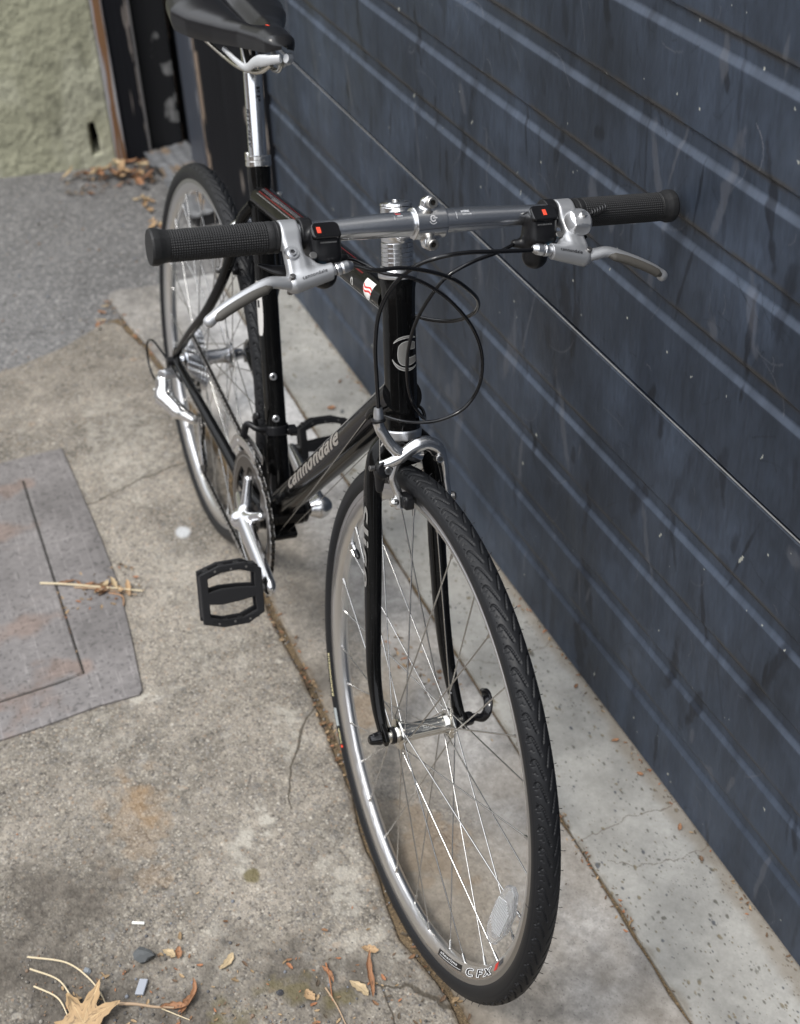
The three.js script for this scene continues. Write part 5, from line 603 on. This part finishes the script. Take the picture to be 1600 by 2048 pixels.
const levTxt = txt('cannondale', 'bold 60px sans-serif', 512, 84, '#15161a', { sx: 1.42, dy: 2 });
for (const s of [1, -1]) {
  const g = fpart('brake_lever', s > 0 ? 'right brake lever' : 'left brake lever with the bell above it'), m = s > 0 ? (x) => x : mirror;
  part('lever_body', g, m(levBody), silverPaint); part('lever_blade', g, m(bladeG), silverPaint); part('lever_pad', g, m(padG), padGrey, 'dark grip pad set in the blade');
  part('cable_adjuster', g, m(merge(adj)), satin); part('pivot_pin', g, m(rod([0.1272, 0.578, 0.1715], [0.1412, 0.5985, 0.1715], 0.0032)), steelDark); part('lever_bolt', g, [m(lBolt), m(lBoss)], satin); part('bolt_socket', g, m(lSock), std([0.06, 0.06, 0.065], 0.5, 0.6));
  part('return_spring', g, m(sweep([[0.128, 0.5925, 0.143], [0.124, 0.6005, 0.14], [0.122, 0.602, 0.129]], 0.0022, { seg: 8 })), std([0.2, 0.5, 0.75], 0.4));
  const lf = s > 0 ? levFn : (p) => levFn([p[0], p[1], -p[2]]);
  part('lever_lettering', g, filmOn(lf, [0.1335, 0.5885, 0.1665 * s], [bAx[0], bAx[1], bAx[2] * s], [0.75, 0.66, 0], s > 0 ? 0.52 : -0.52, s > 0 ? -0.2 : 0.2, s > 0 ? 0.005 : 0.035, s > 0 ? 0.035 : 0.005, 24, 8), print(levTxt));
}
// --- shifters
const podFn = (p) => { let d = cyl(p, [0.0947, 0.633, 0.1365], [0.0947, 0.633, 0.1495], 0.0165, 0.0012); d = smin(d, box(p, [0.1075, 0.6215, 0.1265], [0.0145, 0.0175, 0.0165], 0.007), 0.005); d = smin(d, cap(p, [0.106, 0.61, 0.126], [0.1, 0.589, 0.125], 0.016, 0.0145), 0.008); d = smin(d, cap(p, [0.103, 0.604, 0.116], [0.1, 0.6045, 0.1], 0.0075, 0.0045), 0.006); return d; };
const podG = solid(podFn, [0.07, 0.565, 0.088], [0.134, 0.66, 0.16], 0.0014);
const winG = xf(ext([...ring(0.006, 0, Math.PI / 2, 7).map((p) => [p[0] + 0.0095, p[1] + 0.004]), ...ring(0.006, Math.PI / 2, Math.PI, 7).map((p) => [p[0] - 0.0095, p[1] + 0.004]), ...ring(0.0035, Math.PI, Math.PI * 1.5, 5).map((p) => [p[0] - 0.012, p[1] - 0.0055]), ...ring(0.0035, -Math.PI / 2, 0, 5).map((p) => [p[0] + 0.012, p[1] - 0.0055])], 0.006, 0.0016).rotateY(Math.PI / 2), [0.1168, 0.6364, 0.1265], [0, 0, 0.75]);
const thumbG = sweep([[0.1, 0.5955, 0.13], [0.099, 0.5955, 0.15], [0.097, 0.598, 0.175], [0.0935, 0.6045, 0.194]], tab([[0, [0.007, 0.004]], [0.6, [0.0085, 0.0035]], [1, [0.002, 0.0015]]]), { seg: 12, n: 20, up: [0.5, 0.85, 0] });
for (const s of [1, -1]) {
  const g = fpart('shifter', s > 0 ? 'right gear shifter' : 'left gear shifter'), m = s > 0 ? (x) => x : mirror;
  part('shifter_pod', g, m(podG), blackSatin); part('gear_window', g, m(winG), blackGloss); part('thumb_lever', g, m(thumbG), blackSatin); part('pod_screw', g, [m(rod([0.121, 0.612, 0.143], [0.1245, 0.6145, 0.143], 0.0042)), m(rod([0.112, 0.597, 0.121], [0.1155, 0.5995, 0.121], 0.004))], steelDark);
  part('gear_marker', g, xf(rbox(0.0008, 0.0075, 0.0042, 0.0002), s > 0 ? [0.1196, 0.6385, 0.1345] : [0.1196, 0.6385, -0.1265], [0, 0, 0.75]), redMark, 'orange red gear marker');
  for (const [z, y] of [[0.139, -0.004], [0.114, -0.004]]) part('gear_arrow', g, xf(ext([[-0.0016, -0.0012], [0.0016, -0.0012], [z > 0.12 ? -0.0016 : 0.0016, 0.002]], 0.0006, 0.0001), [0.1192 - y * 0.7 * 0 + 0.0028, 0.6374 - 0.0032, s * z], [0, Math.PI / 2, 0.75, 'ZYX']), white);
  part('pod_lettering', g, filmOn(s > 0 ? podFn : (p) => podFn([p[0], p[1], -p[2]]), [0.1075, 0.6215, 0.1255 * s], [0, 0, 1], [0.97, 0.25, 0], -0.06, 0.12, 0.011, -0.011, 8, 4), print(txt('SHIMANO', 'bold 40px sans-serif', 256, 48, '#6d6d6d', { sx: 1.1 })));
}
// --- bell
{ const g = fpart('bell', 'silver dome bell'); const ax = [0.74, 0.67, -0.05], o = [0.1175, 0.6235, -0.169];
  part('bell_dome', g, lathe(Array.from({ length: 14 }, (_, i) => { const q = i / 13 * Math.PI / 2; return [Math.max(0.0001, 0.0163 * Math.cos(q)), 0.0162 * Math.sin(q)]; }), ax, o, 56, 1.2), std([0.74, 0.74, 0.745], 0.4, 1)); part('bell_base', g, lathe([[0.0001, -0.008], [0.008, -0.008], [0.0135, -0.002], [0.0145, 0.0], [0.0001, 0.0]], ax, o, 32), blackSatin);
  part('bell_screw', g, lathe([[0.0001, 0.0186], [0.0036, 0.0184], [0.0042, 0.0172], [0.0042, 0.015]], ax, o, 24, 0.4), chrome);
  const coil = []; for (let i = 0; i <= 60; i++) { const q = i / 60 * 2 * Math.PI * 5.5, t = i / 60; coil.push([0.113 + 0.003 * t + 0.0032 * Math.cos(q), 0.6325 + 0.006 * t + 0.0032 * Math.sin(q) * 0.9, -0.1885 - 0.0165 * t]); } part('bell_spring', g, sweep(coil, 0.0011, { seg: 6, n: 160 }), std([0.05, 0.05, 0.052], 0.4, 0.6)); part('bell_hammer', g, rod([0.112, 0.631, -0.187], [0.1145, 0.6375, -0.204], 0.0022), blackSatin); }
// --- cables
{ const g = fpart('cables', 'black cable housings'); const h = (n, p, r = 0.0024) => part(n, g, sweep(p, r, { seg: 14, n: 110 }), blackGloss);
  h('brake_cable', [[0.134, 0.602, -0.108], [0.135, 0.6015, -0.1013], [0.139, 0.6035, -0.0632], [0.14, 0.6055, -0.0193], [0.135, 0.602, 0.009], [0.12, 0.5927, 0.028], [0.1, 0.5716, 0.0456], [0.085, 0.5407, 0.0572], [0.075, 0.5027, 0.0595], [0.066, 0.4633, 0.0558], [0.06, 0.427, 0.0525]]);
  h('brake_cable', [[0.134, 0.602, 0.108], [0.1355, 0.601, 0.1], [0.14, 0.5963, 0.0849], [0.14, 0.5952, 0.0473], [0.13, 0.5796, -0.0056], [0.11, 0.5595, -0.0392], [0.08, 0.5405, -0.064], [0.04, 0.5202, -0.0787], [0, 0.5047, -0.0773], [-0.03, 0.4995, -0.0655], [-0.055, 0.503, -0.045], [-0.085, 0.515, -0.02]]);
  h('gear_cable', [[0.1, 0.6045, 0.101], [0.108, 0.603, 0.0925], [0.14, 0.5924, 0.0735], [0.145, 0.5862, 0.0462], [0.14, 0.5714, 0.0169], [0.13, 0.5484, -0.0128], [0.11, 0.5129, -0.0454], [0.09, 0.4748, -0.0641], [0.07, 0.4369, -0.0677], [0.06, 0.4128, -0.0539], [0.052, 0.4009, -0.0293], [0.045, 0.3985, -0.0073], [0.034, 0.4017, 0.0189], [0.012, 0.4035, 0.0285], [-0.018, 0.398, 0.028]], 0.0021);
  h('gear_cable', [[0.1, 0.6045, -0.101], [0.115, 0.5991, -0.0729], [0.12, 0.5918, -0.0388], [0.115, 0.5772, -0.0097], [0.1, 0.5525, 0.0049], [0.08, 0.5233, 0.0127], [0.062, 0.4881, 0.0151], [0.05, 0.4523, 0.0119], [0.04, 0.4231, 0.0025], [0.025, 0.4, -0.0152], [0.006, 0.3915, -0.0275], [-0.008, 0.3985, -0.0305], [-0.02, 0.4015, -0.0292]], 0.0021);
  const w = grp('inner_wires', bike); const sw = (p, r = 0.0007) => part('inner_wire', w, sweep(p, r, { seg: 6, n: 20 }), spokeSteel);
  sw([hAt(0.388, -0.046, 0.026), [0.612, 0.466, 0.017], [0.43, 0.25, 0.008]]); sw([hAt(0.388, -0.044, -0.027), [0.612, 0.466, -0.017], [0.43, 0.25, -0.008]]); sw([hAt(0.405, 0.058, 0.051), hAt(0.362, 0.052, 0.05)]); sw([[0.384, 0.384, 0.024], [0.4, 0.32, 0.012], [0.42, 0.262, 0.0]]); }
// --- front caliper
function caliper(g) {
  part('caliper_arm', g, sweep([[0.0545, 0.4085, 0.0515], [0.055, 0.401, 0.0495], [0.055, 0.389, 0.043], [0.056, 0.378, 0.036], [0.057, 0.3695, 0.0275], [0.055, 0.366, 0.012], [0.05, 0.362, 0.0]], tab([[0, [0.0065, 0.0065]], [0.12, [0.0065, 0.0052]], [0.5, [0.0068, 0.006]], [0.75, [0.0075, 0.008]], [1, [0.01, 0.008]]]), { seg: 20, n: 44, up: [1, 0, 0] }), polished, 'cable side arm');
  part('caliper_arm', g, sweep([[0.052, 0.356, 0.0495], [0.0555, 0.3585, 0.0395], [0.0585, 0.364, 0.027], [0.06, 0.3735, 0.0125], [0.06, 0.3778, -0.002], [0.058, 0.372, -0.016], [0.055, 0.3585, -0.0255], [0.0515, 0.342, -0.031], [0.0505, 0.325, -0.0335], [0.049, 0.3, -0.0375]], tab([[0, [0.0055, 0.0055]], [0.15, [0.0066, 0.0056]], [0.4, [0.0085, 0.0085]], [0.6, [0.009, 0.0095]], [0.72, [0.0065, 0.006]], [0.85, [0.0055, 0.0042]], [1, [0.005, 0.004]]]), { seg: 20, n: 60, up: [1, 0, 0] }), polished, 'arched arm');
  part('caliper_arm', g, sweep([[0.057, 0.367, 0.0255], [0.0545, 0.3535, 0.0325], [0.0525, 0.339, 0.0355], [0.052, 0.328, 0.032], [0.052, 0.319, 0.0288], [0.0515, 0.301, 0.0275]], tab([[0, [0.006, 0.0055]], [0.5, [0.0052, 0.0042]], [0.75, [0.0055, 0.0046]], [1, [0.0052, 0.0044]]]), { seg: 18, n: 40, up: [1, 0, 0], round: 0.6 }), polished, 'right pad arm');
  part('pivot_block', g, solid((p) => smin(cyl(p, [0.046, 0.3515, 0.046], [0.0585, 0.3515, 0.046], 0.0098, 0.002), cap(p, [0.05, 0.346, 0.049], [0.048, 0.326, 0.05], 0.0072, 0.0045), 0.006), [0.034, 0.312, 0.03], [0.068, 0.37, 0.064], 0.0012), blackSatin, 'black release lever block');
  part('pivot_bolt', g, [rod([0.057, 0.3505, 0.043], [0.0605, 0.3505, 0.043], 0.0042), rod([0.05, 0.353, 0.056], [0.05, 0.3535, 0.0625], 0.0035), rod([0.055, 0.3575, -0.0205], [0.0655, 0.3575, -0.0205], 0.0052), rod([-0.02, 0.36, 0], [0.052, 0.362, 0], 0.006)], steelDark);
  for (const q of [lathe([[0.0026, 0.001], [0.0044, 0.0012], [0.0048, 0], [0.0026, 0]], [1, 0, 0], [0.0602, 0.3505, 0.043], 20), lathe([[0.0028, 0.001], [0.0046, 0.0012], [0.005, 0], [0.0028, 0]], [1, 0, 0], [0.0652, 0.3575, -0.0205], 20)]) part('bolt_ring', g, q, chrome);
  part('cable_barrel', g, [lathe([[0.0001, 0], [0.0062, 0], [0.0058, 0.001], [0.0058, 0.006], [0.0048, 0.014], [0.0032, 0.0146], [0.0001, 0.0146]], [0.05, 1, 0.04], [0.0575, 0.4125, 0.0518], 24, 0.3)], satin); part('barrel_ring', g, lathe([[0.003, 0], [0.0078, 0.0002], [0.0082, 0.0018], [0.0074, 0.0036], [0.003, 0.0038]], [0.05, 1, 0.04], [0.0572, 0.4102, 0.0517], 24), blackSatin);
  for (const s of [1, -1]) { part('brake_pad', g, [solid((p) => smin(box(p, [0.047, 0.309, 0.0205], [0.02, 0.0058, 0.0048], 0.003), box(p, [0.054, 0.3085, 0.019], [0.012, 0.0085, 0.006], 0.003), 0.003), [0.015, 0.29, 0.008], [0.08, 0.325, 0.034], 0.0012)].map(s > 0 ? (x) => x : mirror), blackSatin); part('pad_bolt', g, [s > 0 ? lathe([[0.0001, 0.011], [0.003, 0.0106], [0.0052, 0.0085], [0.0058, 0.005], [0.0045, 0.001], [0.0001, 0]], [0.25, 0.1, 1], [0.0525, 0.3085, 0.0295], 24) : lathe([[0.0001, 0.011], [0.003, 0.0106], [0.0052, 0.0085], [0.0058, 0.005], [0.0045, 0.001], [0.0001, 0]], [0.3, 0.1, -1], [0.046, 0.303, -0.0375], 24)], s > 0 ? chrome : steelDark); }
}
caliper(fpart('front_brake', 'polished front brake caliper'));
{ const g = grp('rear_brake', bike, 'rear brake caliper behind the seat tube'); g.position.set(0.224, 0.655, 0); g.rotation.set(0, Math.PI, 0);
  const q = new THREE.Group(); caliper(q); for (const c of [...q.children]) { if (c.name === 'pad_bolt' || c.name === 'bolt_ring') c.material = steelDark; c.geometry = c.geometry.clone().translate(-0.02, -0.36, 0); g.add(c); } g.rotation.z = 0.12; }
// --- crankset
const ck = grp('crankset', bike, 'double crankset with polished arms'); ck.position.set(...BB);
const armTo = (s) => solid((p0) => { const p = s > 0 ? p0 : [-p0[0], p0[1], -p0[2]]; const f = [p[0], p[1], p[2]]; const sc = (a, b, ra, rb, k) => { const q = [f[0], f[1], (f[2] - lerp(a[2], b[2], clamp((f[0] - a[0]) / (b[0] - a[0] || 1)))) * k]; return cap(q, [a[0], a[1], 0], [b[0], b[1], 0], ra, rb); }; let d = sc([0, 0, 0.0645], [0.172, -0.0034, 0.0745], 0.0195, 0.015, 1.5) * 0.8; d = smin(d, cap(p, [0, 0, 0.055], [0, 0, 0.07], 0.0155), 0.006); if (s > 0) for (let i = 0; i < 5; i++) { const a = i * 1.2566 + 0.62, e = [0.063 * Math.cos(a), 0.063 * Math.sin(a), 0.051]; d = smin(d, cap(p, [0.012 * Math.cos(a), 0.012 * Math.sin(a), 0.0595], e, 0.0095, 0.007), 0.006); } return d; }, s > 0 ? [-0.075, -0.08, 0.035] : [-0.2, -0.03, -0.095], s > 0 ? [0.195, 0.08, 0.092] : [0.03, 0.03, -0.03], 0.0022);
part('crank_arm', ck, armTo(1), std([0.72, 0.72, 0.73], 0.22, 1), 'right crank arm pointing forward'); part('crank_arm', ck, armTo(-1), std([0.72, 0.72, 0.73], 0.22, 1), 'left crank arm pointing back');
part('crank_bolt', ck, [lathe([[0.0001, 0], [0.008, 0], [0.0088, -0.002], [0.0088, -0.008]], [0, 0, 1], [0, 0, 0.0835], 24)], chrome); part('dust_cap', ck, lathe([[0.0115, 0.0], [0.0118, 0.01], [0.0095, 0.0155], [0.0055, 0.0182], [0.0001, 0.019]], [0, 0, -1], [0, 0, -0.058], 32), chrome);
const ringDark = std([0.155, 0.14, 0.125], 0.42, 1), ringAlu = std([0.5, 0.5, 0.5], 0.3, 1);
part('chainring', ck, xf(toothed(52, 0.1055, 0.0042, 0.0845, 0.0032, 2.0), [0, 0, 0.0485]), ringDark, 'large chainring'); part('chainring', ck, xf(toothed(39, 0.079, 0.0042, 0.062, 0.003), [0, 0, 0.0425]), std([0.3, 0.29, 0.28], 0.35, 1), 'small chainring');
part('ring_edge', ck, lathe([[0.098, 0.0502], [0.0985, 0.0508], [0.0992, 0.0508], [0.0997, 0.0502]], [0, 0, 1], [0, 0, 0], 90), ringAlu);
for (let i = 0; i < 5; i++) { const a = i * 1.2566 + 0.62; part('ring_bolt', ck, rod([0.064 * Math.cos(a), 0.064 * Math.sin(a), 0.05], [0.064 * Math.cos(a), 0.064 * Math.sin(a), 0.0565], 0.005, 14), chrome); }
part('bearing_cup', ck, [rod([0, 0, 0.033], [0, 0, 0.041], 0.0205, 30), rod([0, 0, -0.041], [0, 0, -0.033], 0.0205, 30)], blackSatin);
// --- pedals
function pedal(s, pos, pitch, label) {
  const g = grp('pedal', bike, label); g.position.set(...pos); g.rotation.set(0, 0, pitch);
  // local: x across the length, y normal to the platform, z outward (s)
  const oct = [[-0.034, -0.045], [0.034, -0.045], [0.0475, -0.02], [0.0475, 0.018], [0.038, 0.048], [-0.038, 0.048], [-0.0475, 0.018], [-0.0475, -0.02]];
  const win = (sx) => { const o = [[0.0075, -0.033], [0.029, -0.034], [0.0375, -0.012], [0.037, 0.016], [0.03, 0.0365], [0.009, 0.0365], [0.012, 0.018], [0.0105, -0.01]].map((p) => [p[0] * sx, p[1]]); return sx > 0 ? o : o.reverse(); };
  const flat = (o, y, h) => { const q = ext(o, h, 0.0012, [win(1), win(-1)]); q.rotateX(Math.PI / 2); q.translate(0, y, 0); return q; };
  const m = (q) => (s > 0 ? q : mirror(q)), bumpMap = canvasTex(64, 64, (x) => { x.fillStyle = '#777'; x.fillRect(0, 0, 64, 64); });
  part('pedal_cage', g, [m(flat(oct, 0.0095, 0.006)), m(flat(oct, -0.0095, 0.006))], blackMatt);
  const posts = []; for (const e of [-1, 1]) { for (const z of [-0.0335, -0.0105, 0.0125, 0.0365]) posts.push(rbox(0.0065, 0.014, 0.0085, 0.001, [e * (0.0445 - Math.abs(z) * 0.16), 0, z])); } for (const z of [-0.0405, 0.0435]) posts.push(rbox(0.064, 0.0135, 0.0075, 0.001, [0, 0, z]));
  part('cage_wall', g, posts.map(m), blackMatt);
  part('pedal_barrel', g, m(sweep([[0, 0, -0.042], [0, 0, -0.02], [0, 0, 0.02], [0, 0, 0.045]], tab([[0, 0.0118], [0.35, 0.0098], [0.7, 0.0092], [1, 0.0105]]), { seg: 20 })), blackMatt); part('pedal_axle', g, m(rod([0, 0, -0.0565], [0, 0, -0.038], 0.0068)), steelDark);
  const pins = []; for (const e of [-1, 1]) for (const z of [-0.022, 0.001, 0.025]) pins.push(rod([e * 0.0405, 0.012, z], [e * 0.0405, 0.0134, z], 0.0018, 8)); part('grip_stud', g, pins.map(m), std([0.1, 0.095, 0.09], 0.6));
  const ridg = []; for (const e of [-1, 1]) for (let i = 0; i < 26; i++) ridg.push(rbox(0.006, 0.0009, 0.0012, 0.0002, [e * (0.0405 - Math.abs(-0.033 + i * 0.0027) * 0.12), 0.0127, -0.033 + i * 0.0027])); part('grip_ridges', g, ridg.map(m), blackMatt);
  part('pedal_lettering', g, m(film([0, 0, 0], [0, 0, 1], [0.35, 0.9, 0], 0.0118, -0.3, 0.32, 0.03, -0.026, 12, 8)), print(txt('WELLGO', 'bold 54px sans-serif', 300, 64, '#2c2b2a', { sx: 1.2 })));
}
pedal(1, [0.5901, 0.278, 0.1325], -1.22, 'right pedal standing forward of the crank'); pedal(-1, [0.2461, 0.2847, -0.1325], -1.15, 'left pedal seen behind the down tube');
// --- chain
{ const P = [], c1 = [0, 0.34, 0.034], c2 = [0.4181, 0.2813, 0.0485];
  const arc = (c, r, a0, a1, z, n) => { for (let i = 0; i <= n; i++) { const a = lerp(a0, a1, i / n); P.push([c[0] + r * Math.cos(a), c[1] + r * Math.sin(a), z]); } };
  arc(c2, 0.1055, 1.42, -1.72, 0.0485, 40); arc([0.093, 0.178], 0.0195, -1.6, -3.6, 0.04, 10); arc([0.058, 0.238], 0.0195, -0.4, 0.9, 0.036, 8); arc(c1, 0.0445, -0.75, -4.55, 0.034, 26); P.push([0.02, 0.384, 0.0345]);
  const crv = new THREE.CatmullRomCurve3(P.map(V3), true, 'centripetal', 0.5); crv.arcLengthDivisions = 2000; const n = Math.round(crv.getLength() / 0.0127 / 2) * 2, L = [], pl = (h) => { const o = [...ring(0.0042, Math.PI / 2, Math.PI * 1.5, 7).map((p) => [p[0] - 0.00635, p[1]]), [0, -0.0028], ...ring(0.0042, -Math.PI / 2, Math.PI / 2, 7).map((p) => [p[0] + 0.00635, p[1]]), [0, 0.0028]]; const g = ext(o, 0.001, 0.0002, [], 3); g.translate(0, 0, h); return g; };
  const inn = merge([pl(0.0019), pl(-0.0019), rod([0.00635, 0, -0.0016], [0.00635, 0, 0.0016], 0.0038, 10), rod([-0.00635, 0, -0.0016], [-0.00635, 0, 0.0016], 0.0038, 10)]), out = merge([pl(0.003), pl(-0.003), rod([0.00635, 0, -0.0037], [0.00635, 0, 0.0037], 0.0018, 8), rod([-0.00635, 0, -0.0037], [-0.00635, 0, 0.0037], 0.0018, 8)]);
  const A = [], Bq = [], M = new THREE.Matrix4(); for (let i = 0; i < n; i++) { const p = crv.getPointAt((i + 0.5) / n), t = crv.getTangentAt((i + 0.5) / n), zx = new THREE.Vector3(0, 0, 1).addScaledVector(t, -t.z).normalize(), y = new THREE.Vector3().crossVectors(zx, t); M.makeBasis(t, y, zx).setPosition(p); (i % 2 ? A : Bq).push((i % 2 ? inn : out).clone().applyMatrix4(M)); }
  const c = grp('chain', bike); part('inner_links', c, A, std([0.035, 0.033, 0.03], 0.5, 0.8)).userData.kind = 'stuff'; part('outer_links', c, Bq, std([0.4, 0.39, 0.38], 0.35, 0.95)).userData.kind = 'stuff'; }
// --- derailleurs
{ const g = grp('rear_derailleur', bike, 'silver rear derailleur');
  part('derailleur_body', g, [solid((p) => { let d = cap(p, [-0.018, 0.292, 0.083], [-0.004, 0.266, 0.087], 0.0155, 0.0165); d = smin(d, cap(p, [-0.004, 0.266, 0.087], [0.035, 0.258, 0.072], 0.0165, 0.0145), 0.008); d = smin(d, cap(p, [0.035, 0.258, 0.072], [0.058, 0.25, 0.05], 0.0125, 0.0095), 0.006); return d; }, [-0.05, 0.215, 0.03], [0.09, 0.325, 0.118], 0.002)], chrome); part('mounting_knuckle', g, [rod([-0.006, 0.312, 0.064], [-0.006, 0.312, 0.086], 0.0095), rod([-0.03, 0.303, 0.074], [-0.012, 0.309, 0.09], 0.0072)], satin);
  for (const [x, y, z] of [[0.058, 0.238, 0.036], [0.093, 0.178, 0.04]]) part('jockey_wheel', g, xf(toothed(11, 0.0195, 0.004, 0.004, 0.004), [x, y, z]), blackSatin);
  part('cage_plate', g, [0.0035, -0.0045].map((o) => sweep([[0.05, 0.25, 0.036 + o], [0.07, 0.21, 0.038 + o], [0.095, 0.174, 0.04 + o]], [0.011, 0.0009], { seg: 12, up: [0, 0, 1] })), satin);
  part('gear_cable', g, sweep([[0.06, 0.332, 0.072], [0.0, 0.338, 0.078], [-0.04, 0.34, 0.082], [-0.085, 0.34, 0.088], [-0.118, 0.315, 0.09], [-0.112, 0.282, 0.09], [-0.075, 0.268, 0.089], [-0.03, 0.283, 0.088]], 0.0021, { seg: 10, n: 60 }), blackGloss); part('limit_screw', g, [rod([-0.03, 0.27, 0.09], [-0.034, 0.266, 0.098], 0.003), rod([-0.022, 0.26, 0.092], [-0.026, 0.256, 0.1], 0.003)], chrome); }
{ const g = grp('front_derailleur', bike, 'black front derailleur'); const c = ST(0.138);
  part('clamp_band', g, lathe([[0.0168, -0.0075], [0.019, -0.0075], [0.0198, -0.006], [0.0198, 0.006], [0.019, 0.0075], [0.0168, 0.0075]], sdir, c, 40), blackSatin); part('clamp_bolt', g, [rod([c[0] + 0.012, c[1] - 0.002, -0.019], [c[0] + 0.013, c[1] - 0.002, -0.03], 0.0062), rbox(0.016, 0.012, 0.018, 0.003, [c[0] + 0.008, c[1], -0.022])], blackGloss);
  part('derailleur_link', g, [sweep([[c[0] - 0.002, c[1], 0.017], [c[0] - 0.004, c[1] + 0.003, 0.03], [c[0] - 0.018, c[1] + 0.004, 0.041], [c[0] - 0.02, c[1] - 0.016, 0.046], [c[0] - 0.016, c[1] - 0.04, 0.048]], tab([[0, [0.009, 0.007]], [0.4, [0.006, 0.005]], [1, [0.0055, 0.0045]]]), { seg: 14 }), sweep([[c[0] - 0.008, c[1] + 0.004, 0.03], [c[0] - 0.004, c[1] + 0.024, 0.034], [c[0] + 0.004, c[1] + 0.032, 0.032]], [0.0055, 0.004], { seg: 12, round: 1 }), rbox(0.016, 0.03, 0.012, 0.004, [c[0] + 0.0, c[1] - 0.042, 0.026])], blackSatin);
  part('derailleur_cage', g, [0.0545, 0.0425].map((z) => sweep([[0.318, 0.352, z], [0.345, 0.383, z], [0.39, 0.3985, z], [0.44, 0.4005, z]], [0.001, 0.0085], { seg: 10, up: [0, 1, 0] })), polished); part('link_pin', g, [rod([c[0] - 0.016, c[1] - 0.04, 0.03], [c[0] - 0.016, c[1] - 0.04, 0.056], 0.0035), rod([0.352, 0.385, 0.042], [0.352, 0.385, 0.056], 0.003)], chrome); }
// --- seat post and saddle
const sp = grp('seat_post', bike, 'polished seat post and collar');
part('post_shaft', sp, lathe([[0.0001, 0.5], [0.0136, 0.5], [0.0136, 0.668], [0.0128, 0.674], [0.0001, 0.674]], sdir, ST(0), 40), std([0.7, 0.71, 0.73], 0.15, 1));
part('post_head', sp, [solid((p) => { const t = ST(0.672), h = ST(0.71); let d = cap(p, t, [h[0] - 0.018, h[1] - 0.004, 0], 0.0136, 0.011); d = smin(d, cap(p, [h[0] - 0.04, h[1] + 0.004, 0], [h[0] + 0.006, h[1] + 0.008, 0], 0.009), 0.008); d = smin(d, cap(p, [h[0] - 0.018, h[1] + 0.006, -0.022], [h[0] - 0.018, h[1] + 0.006, 0.022], 0.0075), 0.006); return d; }, [0.1, 0.88, -0.045], [0.25, 0.985, 0.045], 0.002)], chrome);
part('seat_collar', sp, [lathe([[0.0137, 0.5385], [0.018, 0.5385], [0.0192, 0.5395], [0.0192, 0.5455], [0.0186, 0.5462], [0.0186, 0.5472], [0.0192, 0.548], [0.0192, 0.553], [0.018, 0.5542], [0.0137, 0.5542]], sdir, ST(0), 48, 0.3), rbox(0.012, 0.014, 0.012, 0.003, [0.2255, 0.799, 0.008], [0, 0, 0.3])], chrome);
part('post_print', sp, film(ST(0), sdir, [0.9, 0.3, -0.12], 0.0138, -0.3, 0.5, 0.652, 0.63, 8, 8), print(txt('RP', 'bold 96px serif', 128, 128, '#0f1014', { dy: 6 }))); part('post_print', sp, film(ST(0), sdir, [0.35, 0.1, 1], 0.0138, -0.35, 0.35, 0.625, 0.565, 12, 6), print(txt('RITCHEY', 'italic bold 70px sans-serif', 330, 84, '#2a2c33', { sx: 1.05 })));
{ const g = grp('saddle', bike, 'black padded saddle with a centre groove'); g.position.set(0.19, 0.986, 0.0085); g.rotation.set(0, 0.1, 0.03, 'YXZ');
  const half = tab([[0, 0.03], [0.04, 0.056], [0.12, 0.082], [0.25, 0.088], [0.38, 0.078], [0.52, 0.054], [0.68, 0.034], [0.85, 0.026], [0.95, 0.022], [0.985, 0.0145], [1, 0.004]]), hi = tab([[0, 0.012], [0.06, 0.024], [0.2, 0.028], [0.55, 0.018], [0.85, 0.019], [0.96, 0.014], [1, 0.002]]), dn = tab([[0, 0.02], [0.08, 0.044], [0.25, 0.054], [0.5, 0.053], [0.8, 0.034], [0.95, 0.025], [1, 0.008]]);
  const shape = (u, v) => { const x = lerp(-0.135, 0.14, u), w = half(u), q = lerp(-1, 1, v) * 1.95, sn = Math.sin(q), cs = Math.cos(q), z = Math.sign(sn) * Math.abs(sn) ** 0.85 * w, y0 = cs > 0 ? Math.abs(cs) ** 0.8 * hi(u) : cs * dn(u) * 1.1 * (0.4 + 0.6 * Math.abs(sn)); const gr = 0.017 * Math.exp(-((z / 0.0125) ** 2)) * sstep(0.02, 0.15, u) * (1 - sstep(0.6, 0.8, u)); const dish = 0.006 * Math.sin(u * Math.PI); return [x, y0 - (cs > 0 ? gr : 0) - dish + 0.008 * sstep(0.3, 0, u), z]; };
  part('saddle_cover', g, sheet(shape, 90, 80), std([0.008, 0.008, 0.009], 0.3));
  const tr = []; for (const s of [1, -1]) tr.push(sweep([[0.137, -0.016, 0.004 * s], [0.122, -0.021, 0.018 * s], [0.095, -0.031, 0.0235 * s], [0.07, -0.045, 0.026 * s], [0.045, -0.043, 0.03 * s], [0.01, -0.034, 0.036 * s]], tab([[0, [0.004, 0.006]], [0.3, [0.004, 0.0085]], [0.5, [0.0035, 0.006]], [1, [0.003, 0.004]]]), { seg: 12, n: 40, up: [0, 1, 0] })); part('saddle_shell', g, tr, std([0.55, 0.56, 0.57], 0.35, 0.2), 'silver grey shell edge');
  part('saddle_rail', g, [1, -1].map((s) => sweep([[0.115, -0.03, 0.008 * s], [0.09, -0.046, 0.014 * s], [0.04, -0.054, 0.021 * s], [-0.03, -0.054, 0.022 * s], [-0.09, -0.04, 0.034 * s]], 0.0035, { seg: 10, n: 40 })), std([0.62, 0.58, 0.5], 0.22, 1));
  part('saddle_logo', g, sheet((u, v) => { const p = shape(lerp(0.79, 0.825, v), lerp(0.53, 0.505, u)); return [p[0], p[1] + 0.0006, p[2]]; }, 4, 4), redMark, 'small red mark on the saddle nose'); }
renderer.render(scene, camera);
